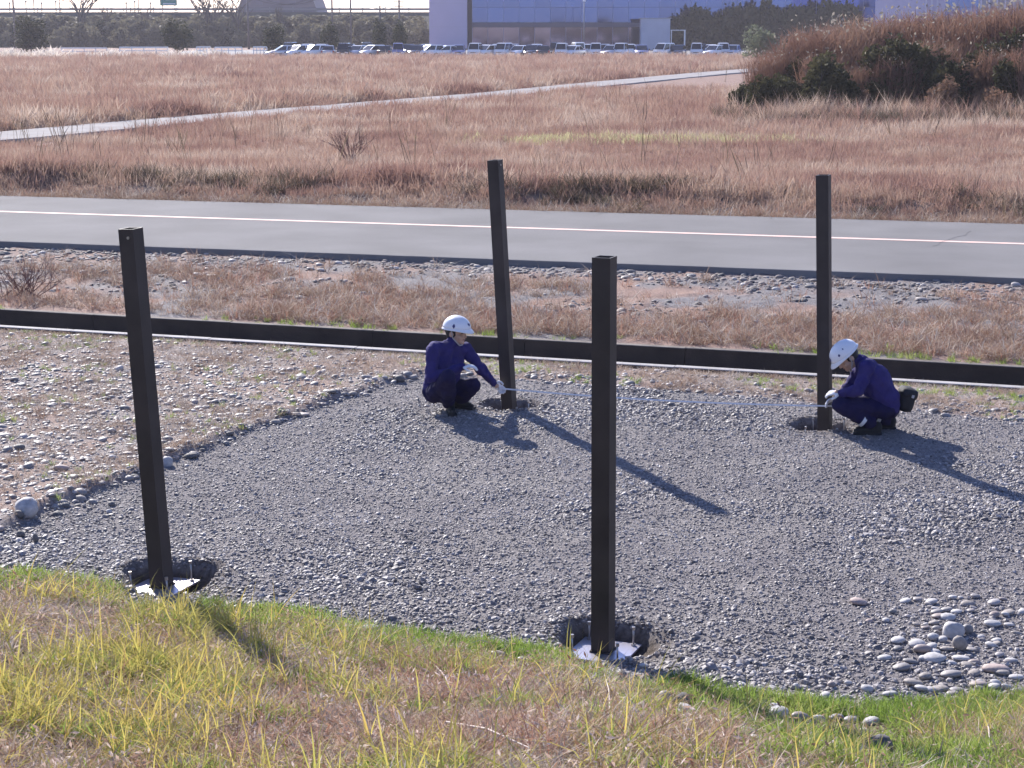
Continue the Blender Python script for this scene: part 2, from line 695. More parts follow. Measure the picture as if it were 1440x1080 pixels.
# ------------------------------------------------------------------ pale path across the field
path_c = [at(u, v, FZ + 0.05) for u, v in ((-420, 224), (-160, 205), (0, 193), (240, 171), (480, 151), (700, 133), (870, 116), (1000, 103.5), (1075, 97.5), (1180, 90))]
pconc = mat('path_concrete', (0.29, 0.272, 0.268), rough=0.95, spec=0.1, var=0.18, scale=0.6)
V = []
PW = 1.55
hh = max(max(H1(p.x + dx, p.y + dy) for dx in (-2, 0, 2) for dy in (-2, 0, 2)) for p in path_c)
for k, p in enumerate(path_c):
    q = path_c[min(k + 1, len(path_c) - 1)] - path_c[max(k - 1, 0)]
    nrm = Vector((-q.y, q.x, 0)).normalized()
    for s in (-1, 1):
        w = p + nrm * PW * s
        V.append((w.x, w.y, 0.345))
    for s in (-1, 1):
        w = p + nrm * (PW + 0.06) * s
        V.append((w.x, w.y, -0.1))
Q = []
for k in range(len(path_c) - 1):
    i = 4 * k
    Q += [(i, i + 4, i + 5, i + 1), (i + 2, i + 6, i + 4, i), (i + 1, i + 5, i + 7, i + 3)]
pth = link_mesh('path', np_mesh('path', V, quads=Q), pconc)
tag(pth, 'pale concrete path running diagonally across the reddish field', 'path', kind='structure')

# ------------------------------------------------------------------ concrete drain: U-shaped segments
dconc = mat('drain_concrete', (0.36, 0.34, 0.33), rough=0.9, var=0.2, scale=3.0, detail=9, bump=0.35, bscale=60, rnd=0.08)
dshade = mat('shaded_concrete', (0.060, 0.044, 0.034), rough=0.95, var=0.35, scale=2.2, detail=9, bump=0.3, bscale=50)  # concrete with the trough's shade put into its colour
drain = empty('drain_channel', (0, float(drain_near(0)), 0.0))
tag(drain, 'long open concrete drain channel with a raised far wall crossing behind the gravel', 'drain')
p0 = Vector((-40, float(drain_near(-40)), 0))
p1 = Vector((40, float(drain_near(40)), 0))
dirv = (p1 - p0).normalized()
nrmv = Vector((-dirv.y, dirv.x, 0))
inner = 0.46
lipw = 0.13
prof = [(-0.03, -0.02 - 0.5), (-0.03, 0.022), (lipw - 0.03, 0.022), (lipw - 0.02, -0.36), (lipw - 0.03 + inner, -0.36), (lipw - 0.03 + inner, DZ + 0.012),
        (lipw - 0.03 + inner + 0.12, DZ + 0.012), (lipw - 0.03 + inner + 0.12, -0.52)]
SEG = 2.0
nseg = int((p1 - p0).length / SEG)
sme = None
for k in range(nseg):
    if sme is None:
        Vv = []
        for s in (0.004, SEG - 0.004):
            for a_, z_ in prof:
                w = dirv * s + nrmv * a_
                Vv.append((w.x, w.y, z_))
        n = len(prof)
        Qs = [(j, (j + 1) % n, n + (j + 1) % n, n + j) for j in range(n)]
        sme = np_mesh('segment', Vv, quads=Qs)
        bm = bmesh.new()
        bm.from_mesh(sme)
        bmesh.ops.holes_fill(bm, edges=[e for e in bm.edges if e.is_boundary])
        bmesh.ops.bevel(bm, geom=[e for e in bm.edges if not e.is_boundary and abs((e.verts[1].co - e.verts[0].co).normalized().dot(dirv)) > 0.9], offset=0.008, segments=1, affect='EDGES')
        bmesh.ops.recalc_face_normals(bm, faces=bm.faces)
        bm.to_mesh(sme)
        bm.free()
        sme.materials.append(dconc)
        sme.materials.append(dshade)
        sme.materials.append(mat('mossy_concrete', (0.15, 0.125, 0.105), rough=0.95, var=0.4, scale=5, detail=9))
        for pl in sme.polygons:              # faces inside the trough get the colour with the shade painted in
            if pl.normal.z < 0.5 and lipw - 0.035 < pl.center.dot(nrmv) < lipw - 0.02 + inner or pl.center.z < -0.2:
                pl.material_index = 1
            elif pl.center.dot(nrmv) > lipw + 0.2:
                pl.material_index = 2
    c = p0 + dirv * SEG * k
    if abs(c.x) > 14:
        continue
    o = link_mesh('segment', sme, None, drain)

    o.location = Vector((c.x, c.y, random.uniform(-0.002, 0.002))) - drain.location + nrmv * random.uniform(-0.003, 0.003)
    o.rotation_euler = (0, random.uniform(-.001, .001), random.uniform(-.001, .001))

# ================================================================== POSTS
steel = mat('brown_steel', (0.040, 0.031, 0.029), rough=0.55, spec=0.35, var=0.30, scale=4, detail=12, bump=0.08, bscale=70)
plate_m = mat('galvanised_plate', (0.55, 0.53, 0.60), rough=0.34, metal=0.8, var=0.10, scale=14, bump=0.04, bscale=30)
bolt_m = mat('galvanised_bolt', (0.42, 0.39, 0.37), rough=0.38, metal=0.85, var=0.1, scale=60)
PW_ = 0.122
long_dir = (POSTS[1][0] - POSTS[0][0]) + (POSTS[3][0] - POSTS[2][0])
RZP = -math.atan2(long_dir.x, long_dir.y)
plabels = ['dark brown steel post at the grass bank with a bolt head near its top',
           'dark brown square steel post beside the worker who looks along the tape',
           'dark brown steel post with a hollow open top and a shiny plate in its pit',
           'dark brown square steel post in front of the worker with his head bowed']
for k, (base, top, ax) in enumerate(POSTS):
    Lp = (top - base).length
    e = empty('steel_post', base)
    e.rotation_mode = 'QUATERNION'
    e.rotation_quaternion = Vector((0, 0, 1)).rotation_difference(ax) @ Euler((0, 0, RZP)).to_quaternion()
    tag(e, plabels[k], 'post', 'steel posts standing in pits')
    w = PW_ / 2
    t = 0.011
    bm = bmesh.new()
    ring = lambda r, z: [bm.verts.new((sx * r, sy * r, z)) for sx, sy in ((-1, -1), (1, -1), (1, 1), (-1, 1))]
    o0, o1, i1, i0 = ring(w, 0.014), ring(w, Lp), ring(w - t, Lp), ring(w - t, 0.02)
    for A, B in ((o0, o1), (o1, i1), (i1, i0)):
        for j in range(4):
            bm.faces.new((A[j], A[(j + 1) % 4], B[(j + 1) % 4], B[j]))
    es = [ed for ed in bm.edges if len(ed.link_faces) == 2 and ed.calc_face_angle() > 1]
    bmesh.ops.bevel(bm, geom=es, offset=0.004, segments=2, affect='EDGES')
    bmesh.ops.recalc_face_normals(bm, faces=bm.faces)
    from_bm('tube', bm, steel, e)
    part_box('base_plate', (0, 0, 0.006), (0.40, 0.40, 0.014), plate_m, e, 0.003)
    # weld bead collar
    bm = bmesh.new()
    for sx, sy, lx, ly in ((0, -w - .004, PW_ + .016, .012), (0, w + .004, PW_ + .016, .012), (-w - .004, 0, .012, PW_ - .006), (w + .004, 0, .012, PW_ - .006)):
        box(bm, (sx, sy, 0.018), (lx, ly, 0.012), None, 0.003)
    from_bm('weld', bm, steel, e)
    for sx in (-1, 1):
        for sy in (-1, 1):
            bm = bmesh.new()
            hh_ = 0.165 + random.uniform(-.03, .02)
            cyl(bm, (sx * .155, sy * .155, -0.02), (sx * .155, sy * .155, hh_), 0.0065, seg=8)
            bo = from_bm('anchor_bolt', bm, bolt_m, e, True)
            bm = bmesh.new()
            cyl(bm, (sx * .155, sy * .155, hh_ - 0.022), (sx * .155, sy * .155, hh_), 0.012, seg=6)
            from_bm('nut', bm, bolt_m, bo)
            bm = bmesh.new()
            cyl(bm, (sx * .155, sy * .155, 0.0135), (sx * .155, sy * .155, 0.026), 0.016, seg=6)
            from_bm('nut', bm, bolt_m, bo)
    if k in (0, 1):
        bm = bmesh.new()
        if k == 0:
            cyl(bm, (0.02, -w + .004, Lp - 0.06), (0.02, -w - .008, Lp - 0.06), 0.011, seg=8)
        else:
            cyl(bm, (w - .004, -0.01, Lp - 0.05), (w + .008, -0.01, Lp - 0.05), 0.010, seg=8)
        from_bm('bolt_head', bm, bolt_m, e)

# ================================================================== STONES
def stone_mesh(name, sub, jit, seed, m, smooth, lowfreq=True):
    rs = random.Random(seed)
    bm = bmesh.new()
    bmesh.ops.create_icosphere(bm, subdivisions=sub, radius=1.0)
    ph = [Vector((rs.uniform(-1, 1), rs.uniform(-1, 1), rs.uniform(-1, 1))).normalized() for _ in range(5)]
    am = [rs.uniform(-jit, jit) for _ in range(5)]
    for v in bm.verts:
        k = 1.0
        d0 = v.co.normalized()
        for p, a_ in zip(ph, am):
            k += a_ * max(0, d0.dot(p)) ** 2
        k += rs.uniform(-jit, jit) * (0.15 if lowfreq else 0.6)
        v.co *= k
    me = bpy.data.meshes.new(name)
    bm.to_mesh(me)
    bm.free()
    if smooth:
        me.polygons.foreach_set('use_smooth', np.ones(len(me.polygons), bool))
    me.materials.append(m)
    return me


grav_m = ramp_mat('gravel_stone', [(0.085, 0.073, 0.071), (0.155, 0.136, 0.132), (0.20, 0.178, 0.173), (0.255, 0.229, 0.222), (0.44, 0.405, 0.39)], pscale=0.9, wpos=0.25, wrnd=0.8, rough=0.62, spec=0.45)
cob_m = ramp_mat('river_cobble', [(0.14, 0.13, 0.125), (0.22, 0.205, 0.20), (0.29, 0.265, 0.255), (0.29, 0.23, 0.205), (0.44, 0.42, 0.41)], pscale=3, wpos=0.12, wrnd=0.9, rough=0.6, spec=0.45, bump=0.2, bscale=30)
gprot = [stone_mesh('gravel_piece', 1, 0.45, 100 + k, grav_m, False, False) for k in range(6)]
shoul_m = ramp_mat('shoulder_stone', [(0.09, 0.085, 0.082), (0.15, 0.138, 0.132), (0.21, 0.19, 0.18), (0.24, 0.19, 0.165), (0.40, 0.38, 0.37)], pscale=3, wpos=0.12, wrnd=0.9, rough=0.75, spec=0.3, bump=0.2, bscale=30)
sprot = [stone_mesh('shoulder_piece', 2, 0.4, 230 + k, shoul_m, True) for k in range(5)]
bprot = [stone_mesh('boulder_piece', 3, 0.5, 260 + k, cob_m, True) for k in range(3)]
cprot = [stone_mesh('cobble_piece', 2, 0.32, 200 + k, cob_m, True) for k in range(7)]

# gravel on the pad
x, y = rand_pts(420000, -6.5, 7.0, 8.8, 20.6)
f, pt = foot(x), pad_top(x)
edge = (fbm(x * 3, y * 3, 77) - 0.5) * 0.35
ok = (y > f - 0.05 + edge * 0.3) & (y < pt + edge * 0.6) & in_view(x, y, 0.36, 0.6) & (pit_mask(x, y) < 0.3)
x, y = x[ok], y[ok]
thin = np.random.rand(len(x)) < np.clip(14.5 / y, 0.55, 1)
x, y = x[thin], y[thin]
N = len(x)
sz = np.random.lognormal(math.log(0.0074), 0.45, N).clip(0.004, 0.023)
coarse = sstep(0.5, 0.72, fbm(x * 0.8, y * 0.8, 91)) + 0.5 * (1 - sstep(0, 3.0, y - foot(x)))
sz *= 0.8 + 0.6 * coarse
scl = np.stack([sz * np.random.uniform(.8, 1.5, N), sz * np.random.uniform(.8, 1.2, N), sz * np.random.uniform(.5, .9, N)], 1)
rot = np.random.uniform(-1, 1, (N, 3)) * np.array([0.5, 0.5, math.pi])
pts = np.stack([x, y, H(x, y) + sz * 0.05], 1)
print('gravel', N)
scatter('gravel', pts, rot, scl, gprot, 'loose grey crushed gravel spread over the pad between the posts', 'gravel')

# small stones of the rough ground left of the pad, the strip by the drain and the road shoulder
x, y = rand_pts(120000, -9.5, 8.5, 10, 23.5)
pt = pad_top(x)
w = np.where(x < -1.2, 0.75 + 0.25 * sstep(0.35, 0.65, fbm(x * 1.2, y * 1.2, 51)), 0.22)
w = np.where((y - pt < 0.45), np.maximum(w, 0.9), w)
w = w * np.where((x < -1.2) & (y > drain_near(x) - 1.6), 0.35, 1)
ok = (y > pt - 0.12) & (y < drain_near(x) - 0.08) & (y > foot(x) + .1) & in_view(x, y) & (np.random.rand(len(x)) < w)
x, y = x[ok], y[ok]
N = len(x)
sz = np.random.lognormal(math.log(0.0115), 0.55, N).clip(0.005, 0.05)
scl = np.stack([sz * np.random.uniform(.9, 1.6, N), sz * np.random.uniform(.8, 1.2, N), sz * np.random.uniform(.4, .7, N)], 1)
rot = np.random.uniform(-1, 1, (N, 3)) * np.array([0.3, 0.3, math.pi])
scatter('rubble', np.stack([x, y, H(x, y) + sz * 0.1], 1), rot, scl, cprot, 'pale pebbles littering the rough ground beyond the gravel pad', 'pebbles')
print('rubble', N)
x, y = rand_pts(48000, -13, 12, 19, 33)
t = (y - drain_far(x)) / (road_near(x) - drain_far(x))
w = np.exp(-((t - 0.93) / 0.10) ** 2) + 0.55 * sstep(0.42, 0.6, fbm(x * 0.9, y * 0.9, 61)) * sstep(0.2, 0.4, t)
ok = (t > 0.08) & (t < 0.995) & in_view(x, y) & (np.random.rand(len(x)) < w)
x, y = x[ok], y[ok]
N = len(x)
sz = np.random.lognormal(math.log(0.020), 0.5, N).clip(0.008, 0.075)
scl = np.stack([sz * np.random.uniform(.9, 1.6, N), sz * np.random.uniform(.8, 1.2, N), sz * np.random.uniform(.4, .7, N)], 1)
rot = np.random.uniform(-1, 1, (N, 3)) * np.array([0.3, 0.3, math.pi])
scatter('shoulder_gravel', np.stack([x, y, H(x, y) + sz * 0.12], 1), rot, scl, sprot, 'pale stones strewn along the road shoulder beyond the drain', 'gravel')
print('shoulder', N)

# cobbles one can point to
BANK_STONES = []


def cobble(u, v, wpx, hpx, label, group, name='stone', m=None, k=None, zoff=0.30):
    p = hit(u, v + hpx * 0.35)
    if p.y < foot(p.x) - 0.05:
        zoff = 0.75
        wpx, hpx = (wpx * 1.3, hpx * 1.3) if wpx < 40 else (wpx * .8, hpx * .7)
        BANK_STONES.append((p.x, p.y, wpx / (F_PX / p.y) / 2))
    s = F_PX / p.y
    rx = wpx / s / 2
    rz = max(hpx / s / 2 * 0.95, rx * 0.3)
    me = cprot[random.randrange(len(cprot)) if k is None else k] if name != 'boulder' or 'round' in label.split()[0] else bprot[random.randrange(3)]
    o = link_mesh(name, me)
    o.location = (p.x, p.y, p.z + rz * zoff)
    o.scale = (rx, rx * random.uniform(.7, 1.0), rz)
    o.rotation_euler = (random.uniform(-.2, .2), random.uniform(-.2, .2), random.uniform(-.5, .5))
    tag(o, label, 'stone', group)
    if m is not None:
        o.material_slots[0].link = 'OBJECT'
        o.material_slots[0].material = m
    return o


pale_m = mat('pale_stone', (0.43, 0.41, 0.40), rough=0.75, var=0.25, scale=32, bump=0.2, bscale=25)
tan_m = mat('tan_stone', (0.29, 0.255, 0.23), rough=0.75, var=0.24, scale=34, bump=0.2, bscale=35)
pink_m = mat('pink_stone', (0.40, 0.31, 0.275), rough=0.75, var=0.22, scale=30, bump=0.2, bscale=25)
dark_m = mat('dark_stone', (0.13, 0.12, 0.115), rough=0.75, var=0.18, scale=12, bump=0.3, bscale=25)
special = [
    (1349, 905, 27, 27, 'round tan boulder standing on the pale cobble heap', 'boulder', tan_m, 0.85),
    (1342, 886, 30, 26, 'pale grey rounded boulder just behind the round tan one', 'boulder', pale_m, 0.8),
    (1362, 884, 20, 18, 'small grey stone leaning behind the round tan boulder', 'stone', None, 0.6),
    (38, 709, 30, 26, 'large pale boulder with a dark broken side on the spoil ridge', 'boulder', pale_m, 0.6),
    (27, 722, 18, 14, 'dark stone tucked under the large pale boulder', 'stone', dark_m, 0.6),
    (236, 648, 16, 17, 'pale rounded boulder peeking out behind the post against the bank', 'boulder', pale_m, 0.6),
    (267, 640, 20, 11, 'dark flat stone right of the pale boulder behind the post', 'stone', dark_m, 0.5),
    (87, 656, 26, 10, 'flat pink stone lying alone on the rough ground', 'stone', pink_m, 0.5),
    (157, 642, 15, 8, 'small white oval stone on the rough ground beside the post', 'stone', pale_m, 0.5),
    (28, 628, 20, 12, 'dark rounded stone on the rough stony ground', 'stone', dark_m, 0.5),
    (1398, 938, 40, 16, 'long pink cobble by the grass edge below the tan boulder', 'stone', pink_m, 0.5),
    (157, 708, 11, 9, 'small dark stone alone on the gravel near the post', 'stone', dark_m, 0.6),
    (154, 719, 10, 8, 'small white stone with a shadow alone on the gravel', 'stone', pale_m, 0.6),
    (29, 750, 15, 13, 'dark stone at the foot of the spoil ridge', 'stone', dark_m, 0.6),
    (50, 757, 9, 17, 'narrow dark stone standing upright on the gravel', 'stone', dark_m, 0.7),
    (1208, 845, 30, 13, 'pinkish stone with a dark underside lying out on the gravel', 'stone', pink_m, 0.5),
    (1222, 872, 12, 8, 'small reddish stone on the gravel before the cobble heap', 'stone', pink_m, 0.5),
    (562, 532, 16, 14, 'dark lump of earth at the pad corner behind the squatting worker', 'stone', dark_m, 0.5),
    (1238, 1040, 44, 40, 'big dark grey rock half sunk in the green grass', 'boulder', dark_m, 0.45),
    (934, 983, 18, 20, 'brown rough rock in the green grass, beside its grey twin', 'stone', tan_m, 0.5),
    (958, 985, 22, 20, 'grey rock in the green grass beside the brown one', 'stone', dark_m, 0.5),
    (964, 999, 28, 12, 'pale stone with a lit top amid red stems', 'stone', pale_m, 0.5),
    (875, 953, 18, 16, 'grey rock in grass directly below the tallest looking post', 'stone', None, 0.5),
    (907, 935, 16, 8, 'flat pale stone on the lip of the pit with the shiny plate', 'stone', pale_m, 0.5),
]
for u, v, wp, hp, lab, nm, m, zo in special:
    cobble(u, v, wp, hp, lab, None, nm, m, zoff=zo)
heap = [(1290, 905, 28, 12), (1297, 912, 34, 16), (1280, 930, 26, 10), (1270, 938, 30, 13), (1313, 925, 40, 12), (1338, 948, 36, 14), (1360, 935, 20, 8), (1368, 931, 22, 8),
        (1312, 895, 20, 12), (1325, 899, 14, 10), (1318, 884, 16, 10), (1313, 876, 18, 8), (1320, 866, 22, 8), (1335, 868, 26, 10), (1345, 860, 20, 8), (1330, 857, 18, 8), (1316, 860, 18, 8),
        (1361, 849, 26, 9), (1340, 840, 14, 8), (1395, 876, 30, 10), (1418, 861, 22, 8), (1370, 930, 20, 8), (1298, 968, 28, 10), (1320, 968, 30, 9), (1345, 970, 24, 9), (1375, 962, 30, 11),
        (1285, 960, 34, 12), (1366, 913, 22, 7), (1400, 905, 14, 6), (1300, 880, 14, 8), (1288, 878, 12, 6), (1170, 963, 14, 12), (1120, 965, 12, 10), (1160, 978, 16, 10), (1192, 960, 12, 8),
        (1140, 972, 14, 9), (1245, 925, 24, 10), (1262, 912, 14, 8), (1330, 912, 20, 8), (1350, 925, 26, 9), (1408, 945, 22, 9), (1428, 952, 24, 9), (1418, 930, 18, 7), (1405, 920, 16, 7), (1434, 972, 26, 9),
        (1247, 872, 12, 7), (1255, 860, 14, 8), (1276, 866, 10, 6), (1305, 850, 14, 7), (1290, 842, 12, 6), (1380, 895, 14, 6), (1430, 890, 18, 7), (1410, 842, 14, 6), (1372, 838, 16, 7)]
rs_h = random.Random(3)
for k in range(75):
    u_ = rs_h.gauss(1345, 62)
    v_ = rs_h.uniform(835, 990)
    if u_ < 1438 and v_ < 990 and not (1325 < u_ < 1378 and 870 < v_ < 925):
        wq = rs_h.choice((9, 11, 14, 18, 22))
        heap.append((u_, v_, wq, wq * rs_h.uniform(.38, .55)))
for u, v, wp, hp in heap:
    cobble(u, v, wp, hp, 'pale river cobble in the heap around the round tan boulder', 'cobbles heaped at the gravel edge', m=rs_h.choice((None, pale_m, None, tan_m, pale_m)), zoff=0.8)
edgec = [(1043, 963, 12, 8), (1060, 968, 24, 8), (1090, 995, 16, 10), (1096, 1003, 26, 14), (1125, 1008, 26, 12), (1150, 1012, 16, 12), (1176, 1010, 20, 10), (1196, 1012, 20, 9),
         (1190, 995, 28, 12), (1185, 982, 10, 14), (1224, 1015, 22, 12), (990, 985, 16, 6), (1000, 992, 14, 6), (700, 920, 20, 8), (735, 915, 16, 10), (735, 928, 14, 8), (770, 912, 14, 8), (520, 884, 34, 8), (1215, 1030, 20, 12), (1050, 1028, 26, 10), (1060, 1040, 22, 10), (1250, 975, 22, 9), (1230, 988, 20, 8), (1022, 1010, 18, 7)]
for u, v, wp, hp in edgec:
    cobble(u, v, wp, hp, 'cobble lying along the seam between gravel and green grass', 'cobbles along the grass edge', m=rs_h.choice((None, pale_m)), zoff=0.75)
rs = random.Random(5)
for k in range(85):
    u = rs.uniform(2, 540)
    lim = np.interp(u, [0, 120, 250, 400, 540], [735, 690, 640, 585, 540])
    v = rs.uniform(np.interp(u, [0, 540], [485, 520]), lim)
    s = (v - 38) / 650
    wp = rs.choice((6, 8, 9, 11, 16)) * s * 1.2
    cobble(u, v, wp, wp * rs.uniform(.4, .6), 'river cobble scattered on the rough ground between drain and gravel pad', 'cobbles on the rough ground', zoff=0.15)
for k in range(60):
    u = rs.uniform(2, 580)
    v = np.interp(u, [0, 60, 120, 200, 250, 330, 400, 480, 540, 590], [752, 722, 700, 668, 645, 615, 590, 563, 543, 531]) + rs.gauss(-5, 7)
    s = (v - 38) / 650
    wp = rs.choice((6, 7, 9, 11, 15)) * s * 1.3
    cobble(u, v, wp, wp * rs.uniform(.45, .7), 'cobble in the low spoil ridge edging the gravel pad', 'cobbles of the spoil ridge', m=(None, dark_m, tan_m)[k % 3], zoff=0.4)
for k in range(46):
    u = rs.uniform(5, 1435)
    v = np.interp(u, [0, 1440], [352, 402]) + rs.uniform(0, 60) * rs.random()
    wp = rs.uniform(7, 15)
    cobble(u, v, wp, wp * rs.uniform(.35, .5), 'white stone on the shoulder between road and drain', 'stones on the road shoulder', m=pale_m if k % 2 else None, zoff=0.3)
# ================================================================== GRASS AND WEEDS
def tuft_mesh(name, m, n, rad, h0, h1, w, lean, bend, seg=3, seed=0, plume=0.0):
    """n curved blades (two-sided strips)"""
    rs = np.random.RandomState(seed)
    V, Q, T = [], [], []
    for k in range(n):
        a, r = rs.uniform(0, 6.283), rad * math.sqrt(rs.rand())
        bx, by = r * math.cos(a), r * math.sin(a)
        h = rs.uniform(h0, h1)
        d = rs.uniform(0, 6.283)
        ln = abs(rs.normal(0, lean))
        bd = abs(rs.normal(0, bend))
        fa = rs.uniform(0, math.pi)
        wx, wy = math.cos(fa) * w / 2, math.sin(fa) * w / 2
        ww = rs.uniform(.6, 1.3)
        b = len(V)
        for s in range(seg + 1):
            t = s / seg
            off = h * (ln * t + bd * t * t)
            z = h * t * (1 - 0.28 * bd * t)
            cx, cy = bx + math.cos(d) * off, by + math.sin(d) * off
            if s == seg:
                V.append((cx, cy, z))
            else:
                k_ = ww * (1 - t * 0.55) * (1.0 + plume * (1 if s == seg - 1 else 0))
                V.append((cx - wx * k_, cy - wy * k_, z))
                V.append((cx + wx * k_, cy + wy * k_, z))
        for s in range(seg - 1):
            i = b + 2 * s
            Q.append((i, i + 1, i + 3, i + 2))
        i = b + 2 * (seg - 1)
        T.append((i, i + 1, i + 2))
    me = np_mesh(name, V, quads=Q if Q else None, tris=T)
    me.materials.append(m)
    return me


def place_tufts(name, x, y, protos, s0, s1, label, cat, tilt=0.15, sink=0.01, hs=None):
    N = len(x)
    s = np.random.uniform(s0, s1, N)
    if hs is not None:
        s = s * hs
    scl = np.stack([s, s, s * np.random.uniform(.8, 1.2, N)], 1)
    rot = np.stack([np.random.normal(0, tilt, N), np.random.normal(0, tilt, N), np.random.uniform(0, 6.283, N)], 1)
    z = H(x, y, pits=False) - sink
    print(name, N)
    return scatter(name, np.stack([x, y, z], 1), rot, scl, protos, label, cat)


m_green = ramp_mat('green_blade', [(0.11, 0.18, 0.035), (0.18, 0.27, 0.05), (0.27, 0.35, 0.08), (0.37, 0.38, 0.13)], pscale=1.6, wpos=0.5, wrnd=0.35, transl=0.5, island=0.25)
m_dry = ramp_mat('dry_blade', [(0.20, 0.10, 0.065), (0.34, 0.20, 0.10), (0.44, 0.31, 0.14), (0.52, 0.42, 0.22), (0.62, 0.54, 0.38)], pscale=1.6, wpos=0.35, wrnd=0.35, transl=0.4, island=0.4)
m_yel = ramp_mat('yellow_blade', [(0.25, 0.29, 0.07), (0.37, 0.36, 0.09), (0.49, 0.42, 0.12), (0.53, 0.35, 0.10)], pscale=0.9, wpos=0.5, wrnd=0.25, transl=0.5, island=0.35)
m_red = ramp_mat('red_blade', [(0.24, 0.10, 0.08), (0.34, 0.18, 0.13), (0.43, 0.28, 0.21), (0.52, 0.42, 0.36)], pscale=1.6, wpos=0.4, wrnd=0.3, transl=0.4, island=0.4)
m_litter = ramp_mat('straw_litter', [(0.16, 0.085, 0.06), (0.27, 0.16, 0.11), (0.38, 0.26, 0.18), (0.50, 0.40, 0.31), (0.66, 0.59, 0.52)], pscale=1.8, wpos=0.35, wrnd=0.3, transl=0.2, island=0.5)

p_green = [tuft_mesh('green_tuft', m_green, 14, 0.045, 0.05, 0.12, 0.0075, 0.3, 0.6, seed=k) for k in range(4)]
p_dry = [tuft_mesh('dry_tuft', m_dry, 12, 0.06, 0.035, 0.12, 0.0065, 0.7, 0.9, seed=10 + k) for k in range(4)]
p_yel = [tuft_mesh('yellow_tuft', m_yel, 6, 0.05, 0.12, 0.36, 0.0085, 0.35, 0.7, seg=4, seed=20 + k) for k in range(4)]
p_red = [tuft_mesh('red_tuft', m_red, 12, 0.06, 0.08, 0.24, 0.0045, 0.5, 0.7, seed=30 + k) for k in range(3)]
p_lit = [tuft_mesh('litter_tuft', m_litter, 12, 0.08, 0.025, 0.08, 0.0075, 1.2, 0.7, seg=2, seed=40 + k) for k in range(4)]

# the bank at the photographer's feet
x, y = rand_pts(205000, -4.6, 4.6, 4.2, 12.6)
d = foot(x) - y
ok = (d > -0.10) & in_view(x, y, 0.36, 0.4)
for sx_, sy_, sr_ in BANK_STONES:            # the grass leaves the stones showing
    ok &= ~((np.abs(x - sx_) < sr_ * 1.25 + 0.02) & (y < sy_ + sr_) & (y > sy_ - sr_ - 0.32))
x, y, d = x[ok], y[ok], d[ok]
for k_ in (0, 2):
    px_, py_ = PITS[k_][:2]
    ok = ~((np.abs(x - px_ - 0.05) < 0.30) & (d < 0.40))
    x, y, d = x[ok], y[ok], d[ok]
n1 = fbm(x * 1.4, y * 1.4, 111)
n2 = fbm(x * 2.6, y * 2.6, 113)
rnd = np.random.rand(len(x))
right = sstep(0.7, 1.9, x)
wg = np.clip(np.exp(-((d - 0.10) / (0.22 + 0.45 * n1)) ** 2) * (0.4 + 0.6 * sstep(0.36, 0.56, fbm(x * 2.1, y * 2.1, 121))) * (0.3 + 0.7 * sstep(-2.4, -0.6, x)) + right * 0.8 * sstep(0.36, 0.6, n1 + 0.07) * (1 - 0.45 * sstep(1.2, 2.2, d)) + 0.35 * sstep(0.48, 0.66, n2), 0, 1)
wl_ = np.clip(0.7 * sstep(0.3, 0.6, n1 * 0.5 + n2 * 0.5) + 0.12, 0, 1) * (1 - 0.85 * np.clip(wg, 0, 1)) * sstep(-0.02, 0.15, d)
wd = np.clip(sstep(0.3, 0.9, d) * (1 - 0.45 * right) * sstep(0.33, 0.62, n2) * 0.9, 0, 1) * (1 - 0.7 * wg)
wy_ = np.clip(sstep(-0.05, 0.6, d) * (1 - 0.8 * sstep(-1.9, 0.2, x)) * 0.6 * sstep(0.42, 0.58, n2) + 0.05 * sstep(0.5, 0.65, n1), 0, 1)
wr = np.clip(sstep(0.48, 0.62, fbm(x * 1.1 + 4, y * 1.1, 117)) * 0.5 * sstep(0.3, 0.8, d), 0, 1) + 0.5 * np.exp(-((x - 0.85) / 0.4) ** 2 - ((y - 7.4) / 0.8) ** 2) + 0.7 * np.exp(-((x + 0.42) / 0.3) ** 2 - ((y - 8.9) / 0.6) ** 2)


def pick(w, frac):
    return np.random.rand(len(w)) < w * frac


edge_h = (0.5 + 0.45 * sstep(-0.1, 0.6, d)) * (0.65 + 0.7 * fbm(x * 3.1, y * 3.1, 119))
k = pick(wg, 0.46)
place_tufts('green_grass', x[k], y[k], p_green, 0.6, 1.25, 'short bright green grass along the foot of the bank', 'grass', hs=0.6 + 0.45 * edge_h[k])
k = pick(wl_, 0.22)
place_tufts('straw_litter', x[k], y[k], p_lit, 0.7, 1.3, 'dead straw matted over the grassy bank', 'straw', sink=0.0)
k = pick(wd, 0.17)
place_tufts('dry_grass', x[k], y[k], p_dry, 0.6, 1.25, 'brown dry grass covering the bank', 'grass', hs=edge_h[k])
k = pick(wy_, 0.115)
place_tufts('yellow_grass', x[k], y[k], p_yel, 0.6, 1.15, 'long yellow green blades standing out of the dry bank', 'grass', hs=edge_h[k])
k = pick(wr, 0.06)
place_tufts('red_grass', x[k], y[k], p_red, 0.6, 1.15, 'reddish dry stems among the grass of the bank', 'grass')

# dead leaves and chaff lying in the grass
m_leafd = ramp_mat('dead_leaf', [(0.13, 0.06, 0.045), (0.30, 0.15, 0.10), (0.42, 0.27, 0.19), (0.58, 0.45, 0.38), (0.75, 0.68, 0.64)], pscale=2.0, wpos=0.3, wrnd=0.4, transl=0.3, island=0.4)


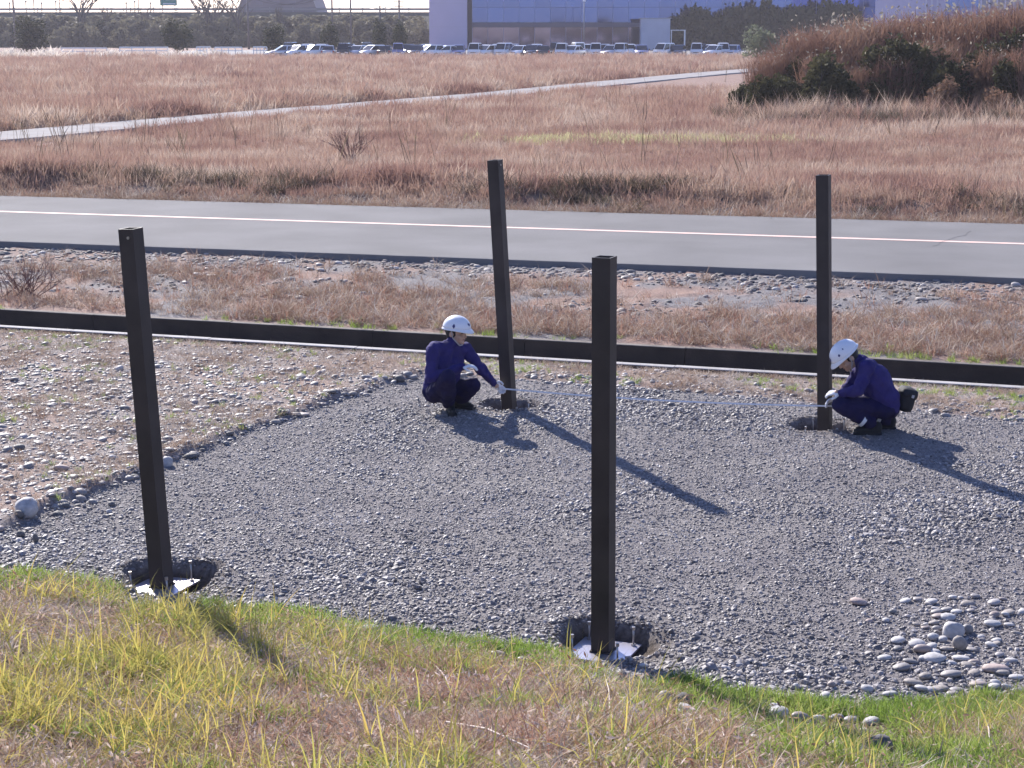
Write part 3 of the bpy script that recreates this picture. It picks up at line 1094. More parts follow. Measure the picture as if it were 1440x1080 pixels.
def chaff_mesh(seed):
    rs_ = np.random.RandomState(seed)
    V, Q, T = [], [], []
    for q in range(7):
        c = np.array((rs_.normal() * .05, rs_.normal() * .05, rs_.uniform(.01, .06)))
        a_ = rs_.normal(size=3) * np.array((1, 1, .6))
        a_ /= np.linalg.norm(a_)
        b_ = np.cross(a_, rs_.normal(size=3))
        b_ /= np.linalg.norm(b_)
        n_ = np.cross(a_, b_)
        l_, w_ = rs_.uniform(.006, .017), rs_.uniform(.0025, .005)
        i = len(V)
        V += [c - a_ * l_, c - b_ * w_ + n_ * .003, c + b_ * w_ + n_ * .003, c + a_ * l_ + n_ * .008]
        Q.append((i, i + 1, i + 3, i + 2))
    me = np_mesh('chaff', V, quads=Q)
    me.materials.append(m_leafd)
    return me


k = pick(np.clip(0.35 + 0.65 * sstep(0.4, 0.6, fbm(x * 1.7, y * 1.7, 123)), 0, 1) * sstep(0.0, 0.3, d) * (1 - 0.6 * right) * (1 - 0.7 * np.clip(wg, 0, 1)), 0.13)
place_tufts('dead_leaves', x[k], y[k], [chaff_mesh(600 + j) for j in range(4)], 0.7, 1.6, 'dead leaves and pale chaff caught in the grass of the bank', 'leaves', sink=-0.01)

# dead twigs lying on the bank
m_twig = mat('dead_twig', (0.50, 0.42, 0.37), rough=0.8, var=0.2, scale=20)
for (u0, v0, u1, v1, r, lab) in ((625, 1015, 745, 1052, .006, 'pale dead stalk lying across the bank'), (612, 935, 638, 985, .005, 'short bleached twig sticking out of the pinkish straw'),
                           (660, 905, 690, 905, .004, 'thin twig lying close to the gravel edge'), (850, 948, 858, 1010, .003, 'thin upright dry stem below the tallest looking post'),
                           (1005, 1010, 1018, 1035, .006, 'white broken stalk among red stems'), (1385, 1010, 1392, 1055, .004, 'pale dry stalk standing in the green grass')):
    pA, pB = hit(u0, v0, 0.06), hit(u1, v1, 0.06)
    bm = bmesh.new()
    mid = pA.lerp(pB, 0.5) + Vector((0.01, 0.01, 0.02))
    cyl(bm, pA, mid, r, r * .9, 6)
    cyl(bm, mid, pB, r * .9, r * .5, 6)
    tag(from_bm('twig', bm, m_twig), lab, 'twig')

# rough ground between pad and drain, and the verge up to the road
x, y = rand_pts(70000, -9.5, 8.5, 10.5, 23)
pt, dn = pad_top(x), drain_near(x)
n1 = fbm(x * 1.5, y * 1.5, 131)
right = sstep(-1.6, -0.6, x)
nd = dn - y
w = (1 - right) * (0.28 + sstep(0.42, 0.62, n1) * 0.7 + sstep(1.9, 0.6, nd) * 0.4) + right * 1.0
ok = (y > pt + 0.05) & (nd > 0.05) & in_view(x, y) & (np.random.rand(len(x)) < w)
x, y, n1, nd, right = x[ok], y[ok], n1[ok], nd[ok], right[ok]
wgr = sstep(0.42, 0.62, fbm(x * 1.1 + 3, y * 2.0, 137)) * (0.35 + 0.65 * sstep(0.25, 0.6, nd) * right)
k = pick(1 - wgr, 0.75)
place_tufts('verge_straw', x[k], y[k], p_lit, 0.5, 1.0, 'dry straw and leaf litter between gravel pad and drain', 'straw', sink=0.0)
k = pick(wgr, 0.40)
place_tufts('verge_grass', x[k], y[k], p_green, 0.35, 0.75, 'patchy green grass between gravel pad and drain', 'grass')
p_pink = [tuft_mesh('pink_tuft', m_red, 16, 0.10, 0.08, 0.24, 0.010, 0.45, 0.8, seed=50 + k) for k in range(3)]
p_pinkd = [tuft_mesh('straw_tuft', m_litter, 18, 0.12, 0.08, 0.26, 0.010, 0.7, 0.8, seed=55 + k) for k in range(3)]
x, y = rand_pts(42000, -13, 12, 19, 33)
t = (y - drain_far(x)) / (road_near(x) - drain_far(x))
n1 = fbm(x * 0.7, y * 0.9, 141)
w = np.exp(-((t - 0.14) / 0.17) ** 2) * (0.35 + 0.65 * sstep(-4, -1.5, x)) + 0.55 * sstep(0.5, 0.68, n1) * (1 - sstep(0.7, 0.85, t)) + 0.04
ok = (t > 0.06) & (t < 0.93) & in_view(x, y) & (np.random.rand(len(x)) < w)
x, y, t = x[ok], y[ok], t[ok]
k = np.random.rand(len(x)) < 0.62
place_tufts('shoulder_straw', x[k], y[k], p_pinkd, 0.45, 1.05, 'straw coloured dry grass between drain and road', 'grass', sink=0.0)
place_tufts('shoulder_grass', x[~k], y[~k], p_pink, 0.4, 0.9, 'pinkish dry grass between drain and road', 'grass')
x, y = rand_pts(9000, -9, 9, 19, 25)
t = (y - drain_far(x))
w = np.exp(-((t - 0.15) / 0.30) ** 2) * sstep(0.36, 0.55, fbm(x * 0.8, y * 0.4, 147))
ok = (t > -0.02) & in_view(x, y) & (np.random.rand(len(x)) < w)
place_tufts('drain_grass', x[ok], y[ok], p_green, 0.6, 1.1, 'green grass growing along the far lip of the drain', 'grass')

# the field beyond the road
m_field = ramp_mat('field_blade', [(0.13, 0.068, 0.057), (0.245, 0.14, 0.114), (0.35, 0.216, 0.17), (0.41, 0.285, 0.215), (0.53, 0.42, 0.34)], pscale=0.2, wpos=0.75, wrnd=0.42, transl=0.4, island=0.12)
m_weed = ramp_mat('weed_leaf', [(0.085, 0.062, 0.05), (0.13, 0.10, 0.07), (0.18, 0.15, 0.09)], pscale=0.4, wpos=0.4, wrnd=0.5, transl=0.3)
m_lime = ramp_mat('lime_grass', [(0.45, 0.42, 0.20), (0.60, 0.56, 0.33)], pscale=0.6, transl=0.4)
p_field = [tuft_mesh('field_tuft', m_field, 34, 0.42, 0.14, 0.5, 0.024, 0.3, 0.5, seg=2, seed=60 + k) for k in range(4)]
p_fieldL = [tuft_mesh('field_clump', m_field, 46, 1.0, 0.35, 0.95, 0.06, 0.3, 0.4, seg=2, seed=70 + k) for k in range(4)]
p_stalk = [tuft_mesh('stalk', m_weed, 4, 0.3, 0.6, 1.4, 0.018, 0.14, 0.12, seg=3, seed=80 + k, plume=0.9) for k in range(4)]
p_weed = [tuft_mesh('weed_tuft', m_weed, 60, 0.38, 0.12, 0.5, 0.022, 0.6, 0.7, seg=2, seed=90 + k) for k in range(3)]
pcx = np.array([p.x for p in path_c])
pcy = np.array([p.y for p in path_c])


def off_path(x, y, m=2.6):           # m may vary from point to point
    d = np.full(x.shape, 1e9)
    for i in range(len(pcx) - 1):
        ax_, ay_, bx_, by_ = pcx[i], pcy[i], pcx[i + 1], pcy[i + 1]
        L2 = (bx_ - ax_) ** 2 + (by_ - ay_) ** 2
        t = np.clip(((x - ax_) * (bx_ - ax_) + (y - ay_) * (by_ - ay_)) / L2, 0, 1)
        d = np.minimum(d, np.hypot(x - ax_ - t * (bx_ - ax_), y - ay_ - t * (by_ - ay_)))
    return d > m


def field_pts(n, y0, y1, pw):
    u = np.random.rand(n)
    y = (y0 ** (1 - pw) + u * (y1 ** (1 - pw) - y0 ** (1 - pw))) ** (1 / (1 - pw))
    x = np.random.uniform(-1, 1, n) * (y * 0.37 + 1)
    return x, y


x, y = field_pts(30000, 30, 105, 1.6)
ok = (y > road_far(x) + 0.25) & off_path(x, y, 1.5 + 0.9 * (fbm(x * .6, y * .6, 155) - .5))
x, y = x[ok], y[ok]
hs = 0.35 + 0.65 * sstep(0.2, 3.5, y - road_far(x)) + 0.3 * (fbm(x * .25, y * .25, 151) - .5)
hs *= 1.0 - 0.45 * np.exp(-((y - road_far(x) - 16) / 9) ** 2)
place_tufts('field_grass', x, y, p_field, 0.7, 1.2, 'short reddish dry grass covering the field between road and path', 'grass', hs=hs)
x, y = field_pts(26000, 58, 212, 1.25)
d_behind = y - np.interp(x, pcx, pcy)
ok = off_path(x, y, 2.3) & (d_behind > 2) & (np.abs(x) < y * 0.36)
x, y = x[ok], y[ok]
place_tufts('far_field_grass', x, y, p_fieldL, 0.7, 1.15, 'taller reddish brown grass of the far field behind the pale path', 'grass', hs=0.75 + 0.5 * (fbm(x * .05, y * .05, 153) - .3))
x, y = rand_pts(26000, -15, 15, 31, 42)
d = y - road_far(x)
ok = (d > 0.05) & (np.random.rand(len(x)) < np.exp(-(d / 0.8) ** 2)) & in_view(x, y)
place_tufts('road_fringe', x[ok], y[ok], p_pinkd, 0.6, 1.2, 'pale pinkish straw fringing the far edge of the road', 'grass')
# dark weeds along the berm, stalks through the field
x, y = rand_pts(16000, -15, 15, 31, 48)
d = y - road_far(x)
w = np.exp(-((d - 2.7) / 1.1) ** 2) * sstep(0.42, 0.62, fbm(x * 0.45, y * 0.6, 161)) * 0.45
ok = (d > 0.6) & (np.random.rand(len(x)) < w) & in_view(x, y)
place_tufts('berm_weeds', x[ok], y[ok], p_weed, 0.5, 1.0, 'low dark weeds on the bank along the far road edge', 'weeds')
x, y = field_pts(3600, 38, 130, 1.7)
w = sstep(0.46, 0.62, fbm(x * 0.16, y * 0.10, 163)) * 0.15 + 0.5 * np.exp(-((d_ := np.interp(x, pcx, pcy) - y) - 5) ** 2 / 12) * (x < 2)
ok = (np.random.rand(len(x)) < w) & off_path(x, y, 1.8) & (y > road_far(x) + 4)
place_tufts('weed_stalks', x[ok], y[ok], p_stalk, 0.5, 1.05, 'thin dark weed stalks standing up out of the field', 'weeds')
# patch of yellow green grass
c0 = at(900, 199, FZ)
x = np.random.normal(0, 1, 520) * 2.3 + c0.x
y = np.random.normal(0, 1, 520) * 0.8 + c0.y
place_tufts('lime_grass', x, y, [tuft_mesh('lime_tuft', m_lime, 26, 0.35, 0.1, 0.3, 0.03, 0.4, 0.4, seg=2, seed=99)], 0.6, 1.1, 'flat patch of yellow green grass in the field', 'grass')
m_plume = ramp_mat('pampas_plume', [(0.55, 0.48, 0.40), (0.72, 0.66, 0.60)], pscale=1, transl=0.4)
p_plume = [tuft_mesh('plume', m_plume, 14, 0.9, 0.9, 1.9, 0.16, 0.2, 0.35, seg=3, seed=98, plume=1.5)]
x = np.concatenate([np.random.uniform(-75, -40, 60), np.random.uniform(-70, -60, 40)])
y = np.random.uniform(196, 211, len(x))
x = x * 0.85
place_tufts('pampas_grass', x, y, p_plume, 0.45, 0.9, 'pale plumed pampas grass along the far edge of the field', 'grass')

# ================================================================== SHRUBS AND TREES
def leaf_cloud(n, fn, size, rs, flat=0.0):
    """n small quads at points given by fn(rs) -> (centre)"""
    P = np.array([fn() for _ in range(n)])
    A = rs.normal(size=(n, 3))
    A /= np.linalg.norm(A, axis=1)[:, None]
    B = np.cross(A, rs.normal(size=(n, 3)))
    B /= np.linalg.norm(B, axis=1)[:, None]
    s = size * rs.uniform(.5, 1.2, n)[:, None]
    A = A * s
    B = B * s * 0.6
    V = np.stack([P - A, P + B * 0.9, P + A, P - B * 0.9], 1).reshape(-1, 3)
    Q = np.arange(4 * n).reshape(-1, 4)
    return V, Q


def crown_points(rs, w, h, lobes, z0, hollow=0.45, jag=0.12):
    cs = []
    for k in range(lobes):
        a = rs.uniform(0, 6.283)
        r = math.sqrt(rs.rand()) * 0.55
        z = rs.uniform(0.18, 0.82)
        fall = math.sqrt(max(0.05, 1 - (2 * z - 1) ** 2 * 0.8))
        cs.append((r * w * math.cos(a) * fall, r * w * math.sin(a) * fall, z0 + z * h, rs.uniform(.26, .42)))

    def fn():
        c = cs[rs.randint(len(cs))]
        v = rs.normal(size=3)
        v /= np.linalg.norm(v)
        q = (hollow + (1 - hollow) * rs.rand() ** 0.4) * c[3] * (1 + rs.normal() * jag)
        return (c[0] + v[0] * q * w, c[1] + v[1] * q * w, max(0.02, c[2] + v[2] * q * h * 0.85))
    return fn


def branchy(bm, rs, p, d, L, r, depth, spread=0.6):
    q = p + d * L
    cyl(bm, p, q, r, r * 0.6, 5 if depth < 2 else 6, caps=False)
    if depth == 0:
        return
    for k in range(rs.randint(2, 4)):
        nd = (d + Vector(rs.normal(size=3)) * spread).normalized()
        nd.z = abs(nd.z) * 0.9 + 0.1
        branchy(bm, rs, p.lerp(q, rs.uniform(.55, 1)), nd.normalized(), L * rs.uniform(.55, .8), r * 0.55, depth - 1, spread)


bark = mat('bark', (0.09, 0.075, 0.065), rough=0.9, var=0.25, scale=6)
m_dleaf = ramp_mat('dark_leaf', [(0.024, 0.028, 0.013), (0.042, 0.048, 0.02), (0.075, 0.078, 0.032)], pscale=0.5, wpos=0.5, wrnd=0.2, transl=0.22, rough=0.75, spec=0.12, island=0.3)
m_oleaf = ramp_mat('olive_leaf', [(0.10, 0.092, 0.06), (0.15, 0.137, 0.085), (0.22, 0.20, 0.125)], pscale=0.3, wpos=0.5, wrnd=0.3, transl=0.3, island=0.25)
m_rleaf = ramp_mat('rusty_leaf', [(0.13, 0.08, 0.055), (0.21, 0.125, 0.085), (0.31, 0.19, 0.125)], pscale=0.4, wpos=0.5, wrnd=0.2, transl=0.35, island=0.3)
m_pleaf = ramp_mat('pale_leaf', [(0.10, 0.12, 0.07), (0.15, 0.17, 0.10), (0.21, 0.22, 0.13)], pscale=0.5, wpos=0.5, wrnd=0.2, transl=0.35, island=0.3)
m_reed = ramp_mat('reed_blade', [(0.12, 0.068, 0.055), (0.19, 0.105, 0.08), (0.26, 0.15, 0.105), (0.33, 0.23, 0.16)], pscale=0.35, wpos=0.5, wrnd=0.2, transl=0.35, island=0.35)
m_head = ramp_mat('reed_head', [(0.24, 0.21, 0.17), (0.36, 0.33, 0.27)], pscale=0.5, transl=0.4)


def plant(name, seed, m, w, h, n, leaf, lobes=9, z0=0.15, trunk=0.05, tdepth=2, th=0.45, stem_name='trunk', crown_name='crown', hollow=0.45):
    rs = np.random.RandomState(seed)
    e = empty(name, (0, 0, 0))
    bm = bmesh.new()
    for k in range(1 if trunk > 0.08 else 3):
        dd = Vector((rs.normal() * .15, rs.normal() * .15, 1)).normalized()
        branchy(bm, rs, Vector((0, 0, -0.15)), dd, h * th, trunk, tdepth, 0.5)
    from_bm(stem_name, bm, bark, e)
    V, Q = leaf_cloud(n, crown_points(rs, w, h, lobes, z0, hollow), leaf, rs)
    link_mesh(crown_name, np_mesh(crown_name, V, quads=Q), m, e)
    return e


def put(o, x, y, s, rz, label, cat, group=None, z=None):
    o.location = (x, y, H1(x, y) if z is None else z)
    o.scale = (s, s, s) if not isinstance(s, tuple) else s
    o.rotation_euler = (0, 0, rz)
    tag(o, label, cat, group)
    return o


# thicket on the right: dark shrubs below, reddish cane above
THY = 86.0
rs = random.Random(11)
m_tleaf = ramp_mat('thicket_leaf', [(0.03, 0.033, 0.016), (0.055, 0.056, 0.027), (0.10, 0.09, 0.045)], pscale=0.6, wpos=0.6, wrnd=0.2, transl=0.25, rough=0.8, spec=0.1, island=0.3)
shrub_p = [plant('shrub', 300 + k, m_tleaf, 1.5, 2.6, 2600, 0.13, 10, 0.0) for k in range(3)]
rust_p = [plant('shrub', 310 + k, m_rleaf, 1.4, 2.2, 1900, 0.11, 10, 0.1) for k in range(2)]


def cane_clump(seed):
    rs_ = np.random.RandomState(seed)
    e = empty('cane_clump', (0, 0, 0))
    me = tuft_mesh('stalks', m_reed, 420, 1.5, 2.2, 4.3, 0.05, 0.10, 0.12, seg=4, seed=seed)
    o = link_mesh('stalks', me, None, e)
    me = tuft_mesh('leaves', m_reed, 900, 1.6, 0.5, 1.2, 0.045, 0.6, 0.6, seg=2, seed=seed + 1)
    V = np.zeros(len(me.vertices) * 3, np.float32)
    me.vertices.foreach_get('co', V)
    V = V.reshape(-1, 3, )
    per = 5
    lift = rs_.uniform(1.0, 3.2, len(V) // per + 1)
    V[:, 2] += np.repeat(lift, per)[:len(V)]
    me.vertices.foreach_set('co', V.ravel())
    me.update()
    link_mesh('leaves', me, None, e)
    Vh, Qh = leaf_cloud(36, lambda: (rs_.normal() * 0.9, rs_.normal() * 0.9, rs_.uniform(3.3, 4.3)), 0.11, rs_)
    link_mesh('seed_heads', np_mesh('seed_heads', Vh, quads=Qh), m_head, e)['kind'] = 'stuff'
    return e


cane_p = [cane_clump(330 + 5 * k) for k in range(3)]


def multi(protos, first):
    def get():
        k = rs.randrange(len(protos))
        if k in first:
            first.discard(k)
            return protos[k]
        return copy_tree(protos[k])
    return get


get_s, get_r, get_c = multi(shrub_p, {0, 1, 2}), multi(rust_p, {0, 1}), multi(cane_p, {0, 1, 2})
prof_u = [1022, 1076, 1140, 1240, 1330, 1440, 1560]
prof_top = [118, 84, 46, 30, 24, 14, 10]
for k in range(66):
    u = rs.uniform(1035, 1590) if k > 5 else (1034, 1050, 1066, 1082, 1100, 1120)[k]
    top = np.interp(u, prof_u, prof_top)
    yy = 72.0 + rs.uniform(0, 6.5)
    z_top = at_y(u, top, yy).z
    xw = at_y(u, 100, yy).x
    hgt = max(0.9, z_top - FZ)
    sc = min(1.8, hgt * 0.80 / 2.9) * rs.uniform(.5, 1.1)
    if k % 3 == 2:
        put(get_r(), xw, yy - rs.uniform(0, 3), sc * rs.uniform(.5, .85), rs.uniform(0, 6.28), 'rust brown leafy shrub in the thicket beyond the road', 'shrub', 'rusty shrubs of the thicket')
    else:
        put(get_s(), xw, yy, sc, rs.uniform(0, 6.28), 'dark green leafy shrub at the foot of the cane thicket', 'shrub', 'dark shrubs of the thicket')
for k in range(30):
    u = 1078 + k * 17 + rs.uniform(-8, 8)
    top = np.interp(u, prof_u, prof_top)
    yy = 79.0 + rs.uniform(0, 6)
    if k % 3 == 2:
        yy = 71.0 + rs.uniform(0, 6)
        top += rs.uniform(30, 75)
    hgt = max(1.0, at_y(u, top, yy).z - FZ)
    xw = at_y(u, 100, yy).x
    s = hgt / 3.7
    put(get_c(), xw, yy, (min(s, 1.1), min(s, 1.1), s), rs.uniform(0, 6.28), 'tall reddish brown cane clump rising over the dark shrubs', 'cane', 'cane clumps of the thicket')
# low weeds in front of the thicket
x = np.random.uniform(8.5, 27, 1500)
y = 69.3 + np.random.normal(0, 1.5, 1500)
place_tufts('thicket_weeds', x, y, p_weed + [tuft_mesh('field_tuft', m_field, 60, 0.5, 0.3, 0.9, 0.018, 0.3, 0.4, seg=2, seed=64)], 0.5, 1.5, 'knee high brown weeds skirting the thicket', 'weeds')
# pale round bush by the cars, bare bush near the road
b = plant('bush', 341, m_pleaf, 3.0, 4.0, 2600, 0.22, 11, 0.0)
p = at_y(1072, 78, 185)
put(b, p.x, 185, 0.95, 0, 'pale green rounded bush at the end of the parked cars', 'bush')
bm = bmesh.new()
rsn = np.random.RandomState(5)
for k in range(16):
    d_ = Vector((rsn.normal() * .55, rsn.normal() * .4, 1)).normalized()
    branchy(bm, rsn, Vector((rsn.normal() * .08, rsn.normal() * .08, -0.05)), d_, 0.55, 0.012, 2, 0.35)
p = at(492, 226, FZ)
tag(from_bm('bare_bush', bm, mat('red_twig', (0.16, 0.08, 0.07), rough=0.8)), 'small leafless reddish bush in the field by the road', 'bush').location = (p.x, p.y, H1(p.x, p.y))
bm = bmesh.new()
for k in range(22):
    d_ = Vector((rsn.normal() * .7, rsn.normal() * .5, 0.7)).normalized()
    branchy(bm, rsn, Vector((rsn.normal() * .15, rsn.normal() * .1, -0.03)), d_, 0.35, 0.008, 2, 0.5)
p = at(36, 412, 0.2)
tag(from_bm('bare_bush', bm, MATS['red_twig']), 'tangle of dead brown twigs on the road shoulder', 'bush').location = (p.x, p.y, H1(p.x, p.y))
# ================================================================== PEOPLE
skin = mat('skin', (0.50, 0.31, 0.22), rough=0.55, var=0.08, scale=30)
navy = mat('navy_cloth', (0.033, 0.026, 0.125), rough=0.88, spec=0.25, var=0.22, scale=14, bump=0.35, bscale=38)
navy_d = mat('navy_trouser_cloth', (0.014, 0.012, 0.052), rough=0.9, spec=0.2, var=0.22, scale=14, bump=0.35, bscale=34)
helm_m = mat('white_shell', (0.80, 0.79, 0.80), rough=0.28, spec=0.5)
mark_m = mat('navy_mark', (0.03, 0.03, 0.14), rough=0.5)
hair_m = mat('black_hair', (0.012, 0.011, 0.011), rough=0.6)
shoe_m = mat('black_rubber', (0.016, 0.015, 0.016), rough=0.7, var=0.2, scale=40)
glove_m = mat('white_cotton', (0.74, 0.73, 0.75), rough=0.9, var=0.08, scale=60, bump=0.2, bscale=200)
strap_m = mat('grey_strap', (0.42, 0.40, 0.40), rough=0.8)
band_m = mat('silver_band', (0.70, 0.70, 0.70), rough=0.4)
black_m = mat('black_nylon', (0.014, 0.014, 0.018), rough=0.8, var=0.2, scale=30, bump=0.3, bscale=60)
eye_m = mat('dark_eye', (0.02, 0.015, 0.012), rough=0.3)
lip_m = mat('lip', (0.30, 0.13, 0.11), rough=0.5)
cl_tex = bpy.data.textures.new('cloth_folds', 'CLOUDS')
cl_tex.noise_scale = 0.085
cl_tex.noise_depth = 2


def limb(bm, *pr):
    """tapered chain: (point, radius), ..."""
    for (p, r), (q, s) in zip(pr[:-1], pr[1:]):
        cyl(bm, p, q, r, s, 14)
    for p, r in pr:
        ball(bm, p, r, sub=2)


def fuse(name, bm, m, parent, voxel, smooth=5, folds=0.0):
    o = from_bm(name, bm, m, parent)
    md = o.modifiers.new('fuse', 'REMESH')
    md.mode = 'VOXEL'
    md.voxel_size = voxel
    md.use_smooth_shade = True
    if folds:
        dm = o.modifiers.new('folds', 'DISPLACE')
        dm.texture = cl_tex
        dm.texture_coords = 'LOCAL'
        dm.strength = folds
        dm.mid_level = 0.5
    sm = o.modifiers.new('smooth', 'SMOOTH')
    sm.factor = 0.5
    sm.iterations = smooth
    return o


def hand_prims(bm, wrist, d, nrm, curl, side=1, k=1.0, spread=0.0):
    """palm, four bent fingers and a thumb; d points to the fingertips, nrm out of the palm"""
    d = d.normalized()
    nrm = (nrm - d * nrm.dot(d)).normalized()
    lat = d.cross(nrm) * side
    Mx = Matrix((lat, d, nrm)).transposed()
    limb(bm, (wrist - d * 0.03, 0.030 * k), (wrist + d * 0.005, 0.029 * k))
    ball(bm, wrist + d * 0.048 * k, 0.05 * k, (0.84, 1.0, 0.36), Mx, 2)
    for j, (o_, L) in enumerate(((-0.030, 0.066), (-0.010, 0.076), (0.010, 0.071), (0.029, 0.055))):
        p = wrist + d * 0.085 * k + lat * o_ * k
        ang = 0.0
        for s, fr in enumerate((0.45, 0.32, 0.23)):
            ang += curl * (0.7 if s == 0 else 1.0)
            q = p + (d * math.cos(ang) + nrm * math.sin(ang)) * L * fr * 1.15 * k + lat * o_ * spread * 0.2
            cyl(bm, p, q, 0.0098 * k, 0.0092 * k, 8)
            ball(bm, q, 0.0094 * k, sub=1)
            p = q
    p = wrist + d * 0.03 * k - lat * 0.036 * k
    q = p + (d * 0.6 - lat * 0.6 + nrm * 0.45).normalized() * 0.036 * k
    r = q + (d * 0.85 + nrm * 0.5).normalized() * 0.032 * k
    cyl(bm, p, q, 0.0125 * k, 0.011 * k, 8)
    cyl(bm, q, r, 0.011 * k, 0.0095 * k, 8)
    ball(bm, q, 0.0112 * k, sub=1)
    ball(bm, r, 0.0097 * k, sub=1)


def make_person(loc, J, head_c, fwd, up, label, arms, knees, shoes, marks, bulk=1.0):
    """J: joints in world space; loc: ground point below the person"""
    loc = Vector(loc)
    J = {k: Vector(v) - loc for k, v in J.items()}
    head_c = Vector(head_c) - loc
    F = Vector(fwd).normalized()
    U = Vector(up)
    U = (U - F * U.dot(F)).normalized()
    S = F.cross(U)
    HM = Matrix((S, F, U)).transposed()

    def hp(s, f, u):
        return head_c + S * s + F * f + U * u
    shl = (J['sh1'] - J['sh2']).normalized()
    # --- body (skin), one continuous surface
    bm = bmesh.new()
    ball(bm, hp(0, -0.012, 0.022), 0.098, (0.84, 1.04, 1.0), HM)
    ball(bm, hp(0, 0.028, -0.05), 0.072, (0.86, 0.95, 1.05), HM)
    ball(bm, hp(0, 0.072, -0.098), 0.028, (1.1, 0.9, 0.8), HM, 2)
    ball(bm, hp(0, 0.082, 0.028), 0.03, (1.9, 0.6, 0.45), HM, 2)
    cyl(bm, hp(0, 0.088, 0.008), hp(0, 0.115, -0.032), 0.009, 0.014, 8)
    ball(bm, hp(0, 0.112, -0.036), 0.0145, sub=2)
    for s in (-1, 1):
        ball(bm, hp(s * 0.085, -0.012, -0.018), 0.03, (0.4, 0.8, 1.15), HM, 2)
        ball(bm, hp(s * 0.045, 0.066, -0.04), 0.026, sub=2)
    limb(bm, (hp(0, -0.02, -0.06), 0.056), (J['neck'], 0.058))
    for s in (-1, 1):
        limb(bm, (J['pelvis'] + shl * s * 0.06, 0.10), (J['chest'] + shl * s * 0.07, 0.10), (J['neck'] + shl * s * 0.05 - (J['neck'] - J['chest']) * 0.25, 0.07))
    for a_ in ('1', '2'):
        limb(bm, (J['sh' + a_], 0.05), (J['el' + a_], 0.036), (J['wr' + a_], 0.026))
        limb(bm, (J['hip' + a_], 0.085), (J['kn' + a_], 0.052), (J['an' + a_], 0.036))
        ball(bm, J['wr' + a_] + Vector(arms[a_][0]).normalized() * 0.05, 0.032, sub=2)
    person = fuse('person', bm, skin, None, 0.008, 4)
    person.location = loc
    tag(person, label, 'person')
    # --- jacket
    bm = bmesh.new()
    for s in (-1, 1):
        limb(bm, (J['pelvis'] + shl * s * 0.065 + (J['chest'] - J['pelvis']) * 0.12, 0.128 * bulk), (J['chest'] * 0.45 + J['pelvis'] * 0.55 + shl * s * 0.07, 0.125 * bulk), (J['chest'] + shl * s * 0.075, 0.132 * bulk),
             (J['neck'] * 0.55 + J['chest'] * 0.45 + shl * s * 0.075, 0.098 * bulk), (J['neck'] + shl * s * 0.018 - (J['neck'] - J['chest']) * 0.06, 0.068))
    for a_ in ('1', '2'):
        mid = (J['sh' + a_] + J['neck'] * 0.6 + J['chest'] * 0.4) / 2
        limb(bm, (mid, 0.085), (J['sh' + a_], 0.079), (J['sh' + a_] * .5 + J['el' + a_] * .5, 0.064), (J['el' + a_], 0.058), (J['wr' + a_] * 0.85 + J['el' + a_] * 0.15, 0.046), (J['wr' + a_] * 1.06 - J['el' + a_] * 0.06, 0.043))
    jacket = fuse('jacket', bm, navy, person, 0.010, 3, 0.042)
    # collar
    bm = bmesh.new()
    cdir = (head_c - J['neck']).normalized()
    limb(bm, (J['neck'] - cdir * 0.02, 0.072), (J['neck'] + cdir * 0.035, 0.066))
    fuse('collar', bm, navy, jacket, 0.009, 3)
    # --- trousers
    bm = bmesh.new()
    for a_, s in (('1', 1), ('2', -1)):
        limb(bm, (J['pelvis'] + shl * s * 0.055, 0.132), (J['hip' + a_], 0.118), (J['hip' + a_] * .45 + J['kn' + a_] * .55, 0.092), (J['kn' + a_], 0.078),
             (J['kn' + a_] * .5 + J['an' + a_] * .5, 0.076), (J['an' + a_] + Vector((0, 0, 0.02)), 0.060))
    limb(bm, (J['pelvis'] + (J['chest'] - J['pelvis']) * 0.1 + shl * .06, 0.118), (J['pelvis'] + (J['chest'] - J['pelvis']) * 0.1 - shl * .06, 0.118))
    trousers = fuse('trousers', bm, navy_d, person, 0.010, 3, 0.038)
    # --- shoes
    for heel, toe in shoes:
        heel = Vector(heel) - loc
        toe = Vector(toe) - loc
        d_ = (toe - heel).normalized()
        bm = bmesh.new()
        limb(bm, (heel + Vector((0, 0, 0.045)) + d_ * 0.035, 0.043), (heel + Vector((0, 0, 0.085)) + d_ * 0.03, 0.046))
        limb(bm, (heel + Vector((0, 0, 0.042)) + d_ * 0.03, 0.042), (heel + d_ * 0.15 + Vector((0, 0, 0.042)), 0.044), (heel + d_ * 0.225 + Vector((0, 0, 0.036)), 0.036))
        sh = fuse('shoe', bm, shoe_m, person, 0.008, 4)
        bm = bmesh.new()
        rt = Matrix.Rotation(math.atan2(d_.y, d_.x), 3, 'Z')
        box(bm, heel + d_ * 0.125 + Vector((0, 0, 0.011)), (0.275, 0.098, 0.024), rt, 0.008)
        from_bm('sole', bm, shoe_m, sh)
    # --- gloves
    for a_ in ('1', '2'):
        d_, n_, curl, side = arms[a_]
        bm = bmesh.new()
        hand_prims(bm, J['wr' + a_], Vector(d_), Vector(n_), curl, side, 1.06)
        fuse('glove', bm, glove_m, person, 0.0045, 2)
    # --- hair
    bm = bmesh.new()
    ball(bm, hp(0, -0.026, 0.02), 0.101, (0.90, 1.0, 1.02), HM)
    ball(bm, hp(0, -0.052, -0.035), 0.066, (1.05, 0.8, 1.0), HM)
    fuse('hair', bm, hair_m, person, 0.008, 3)
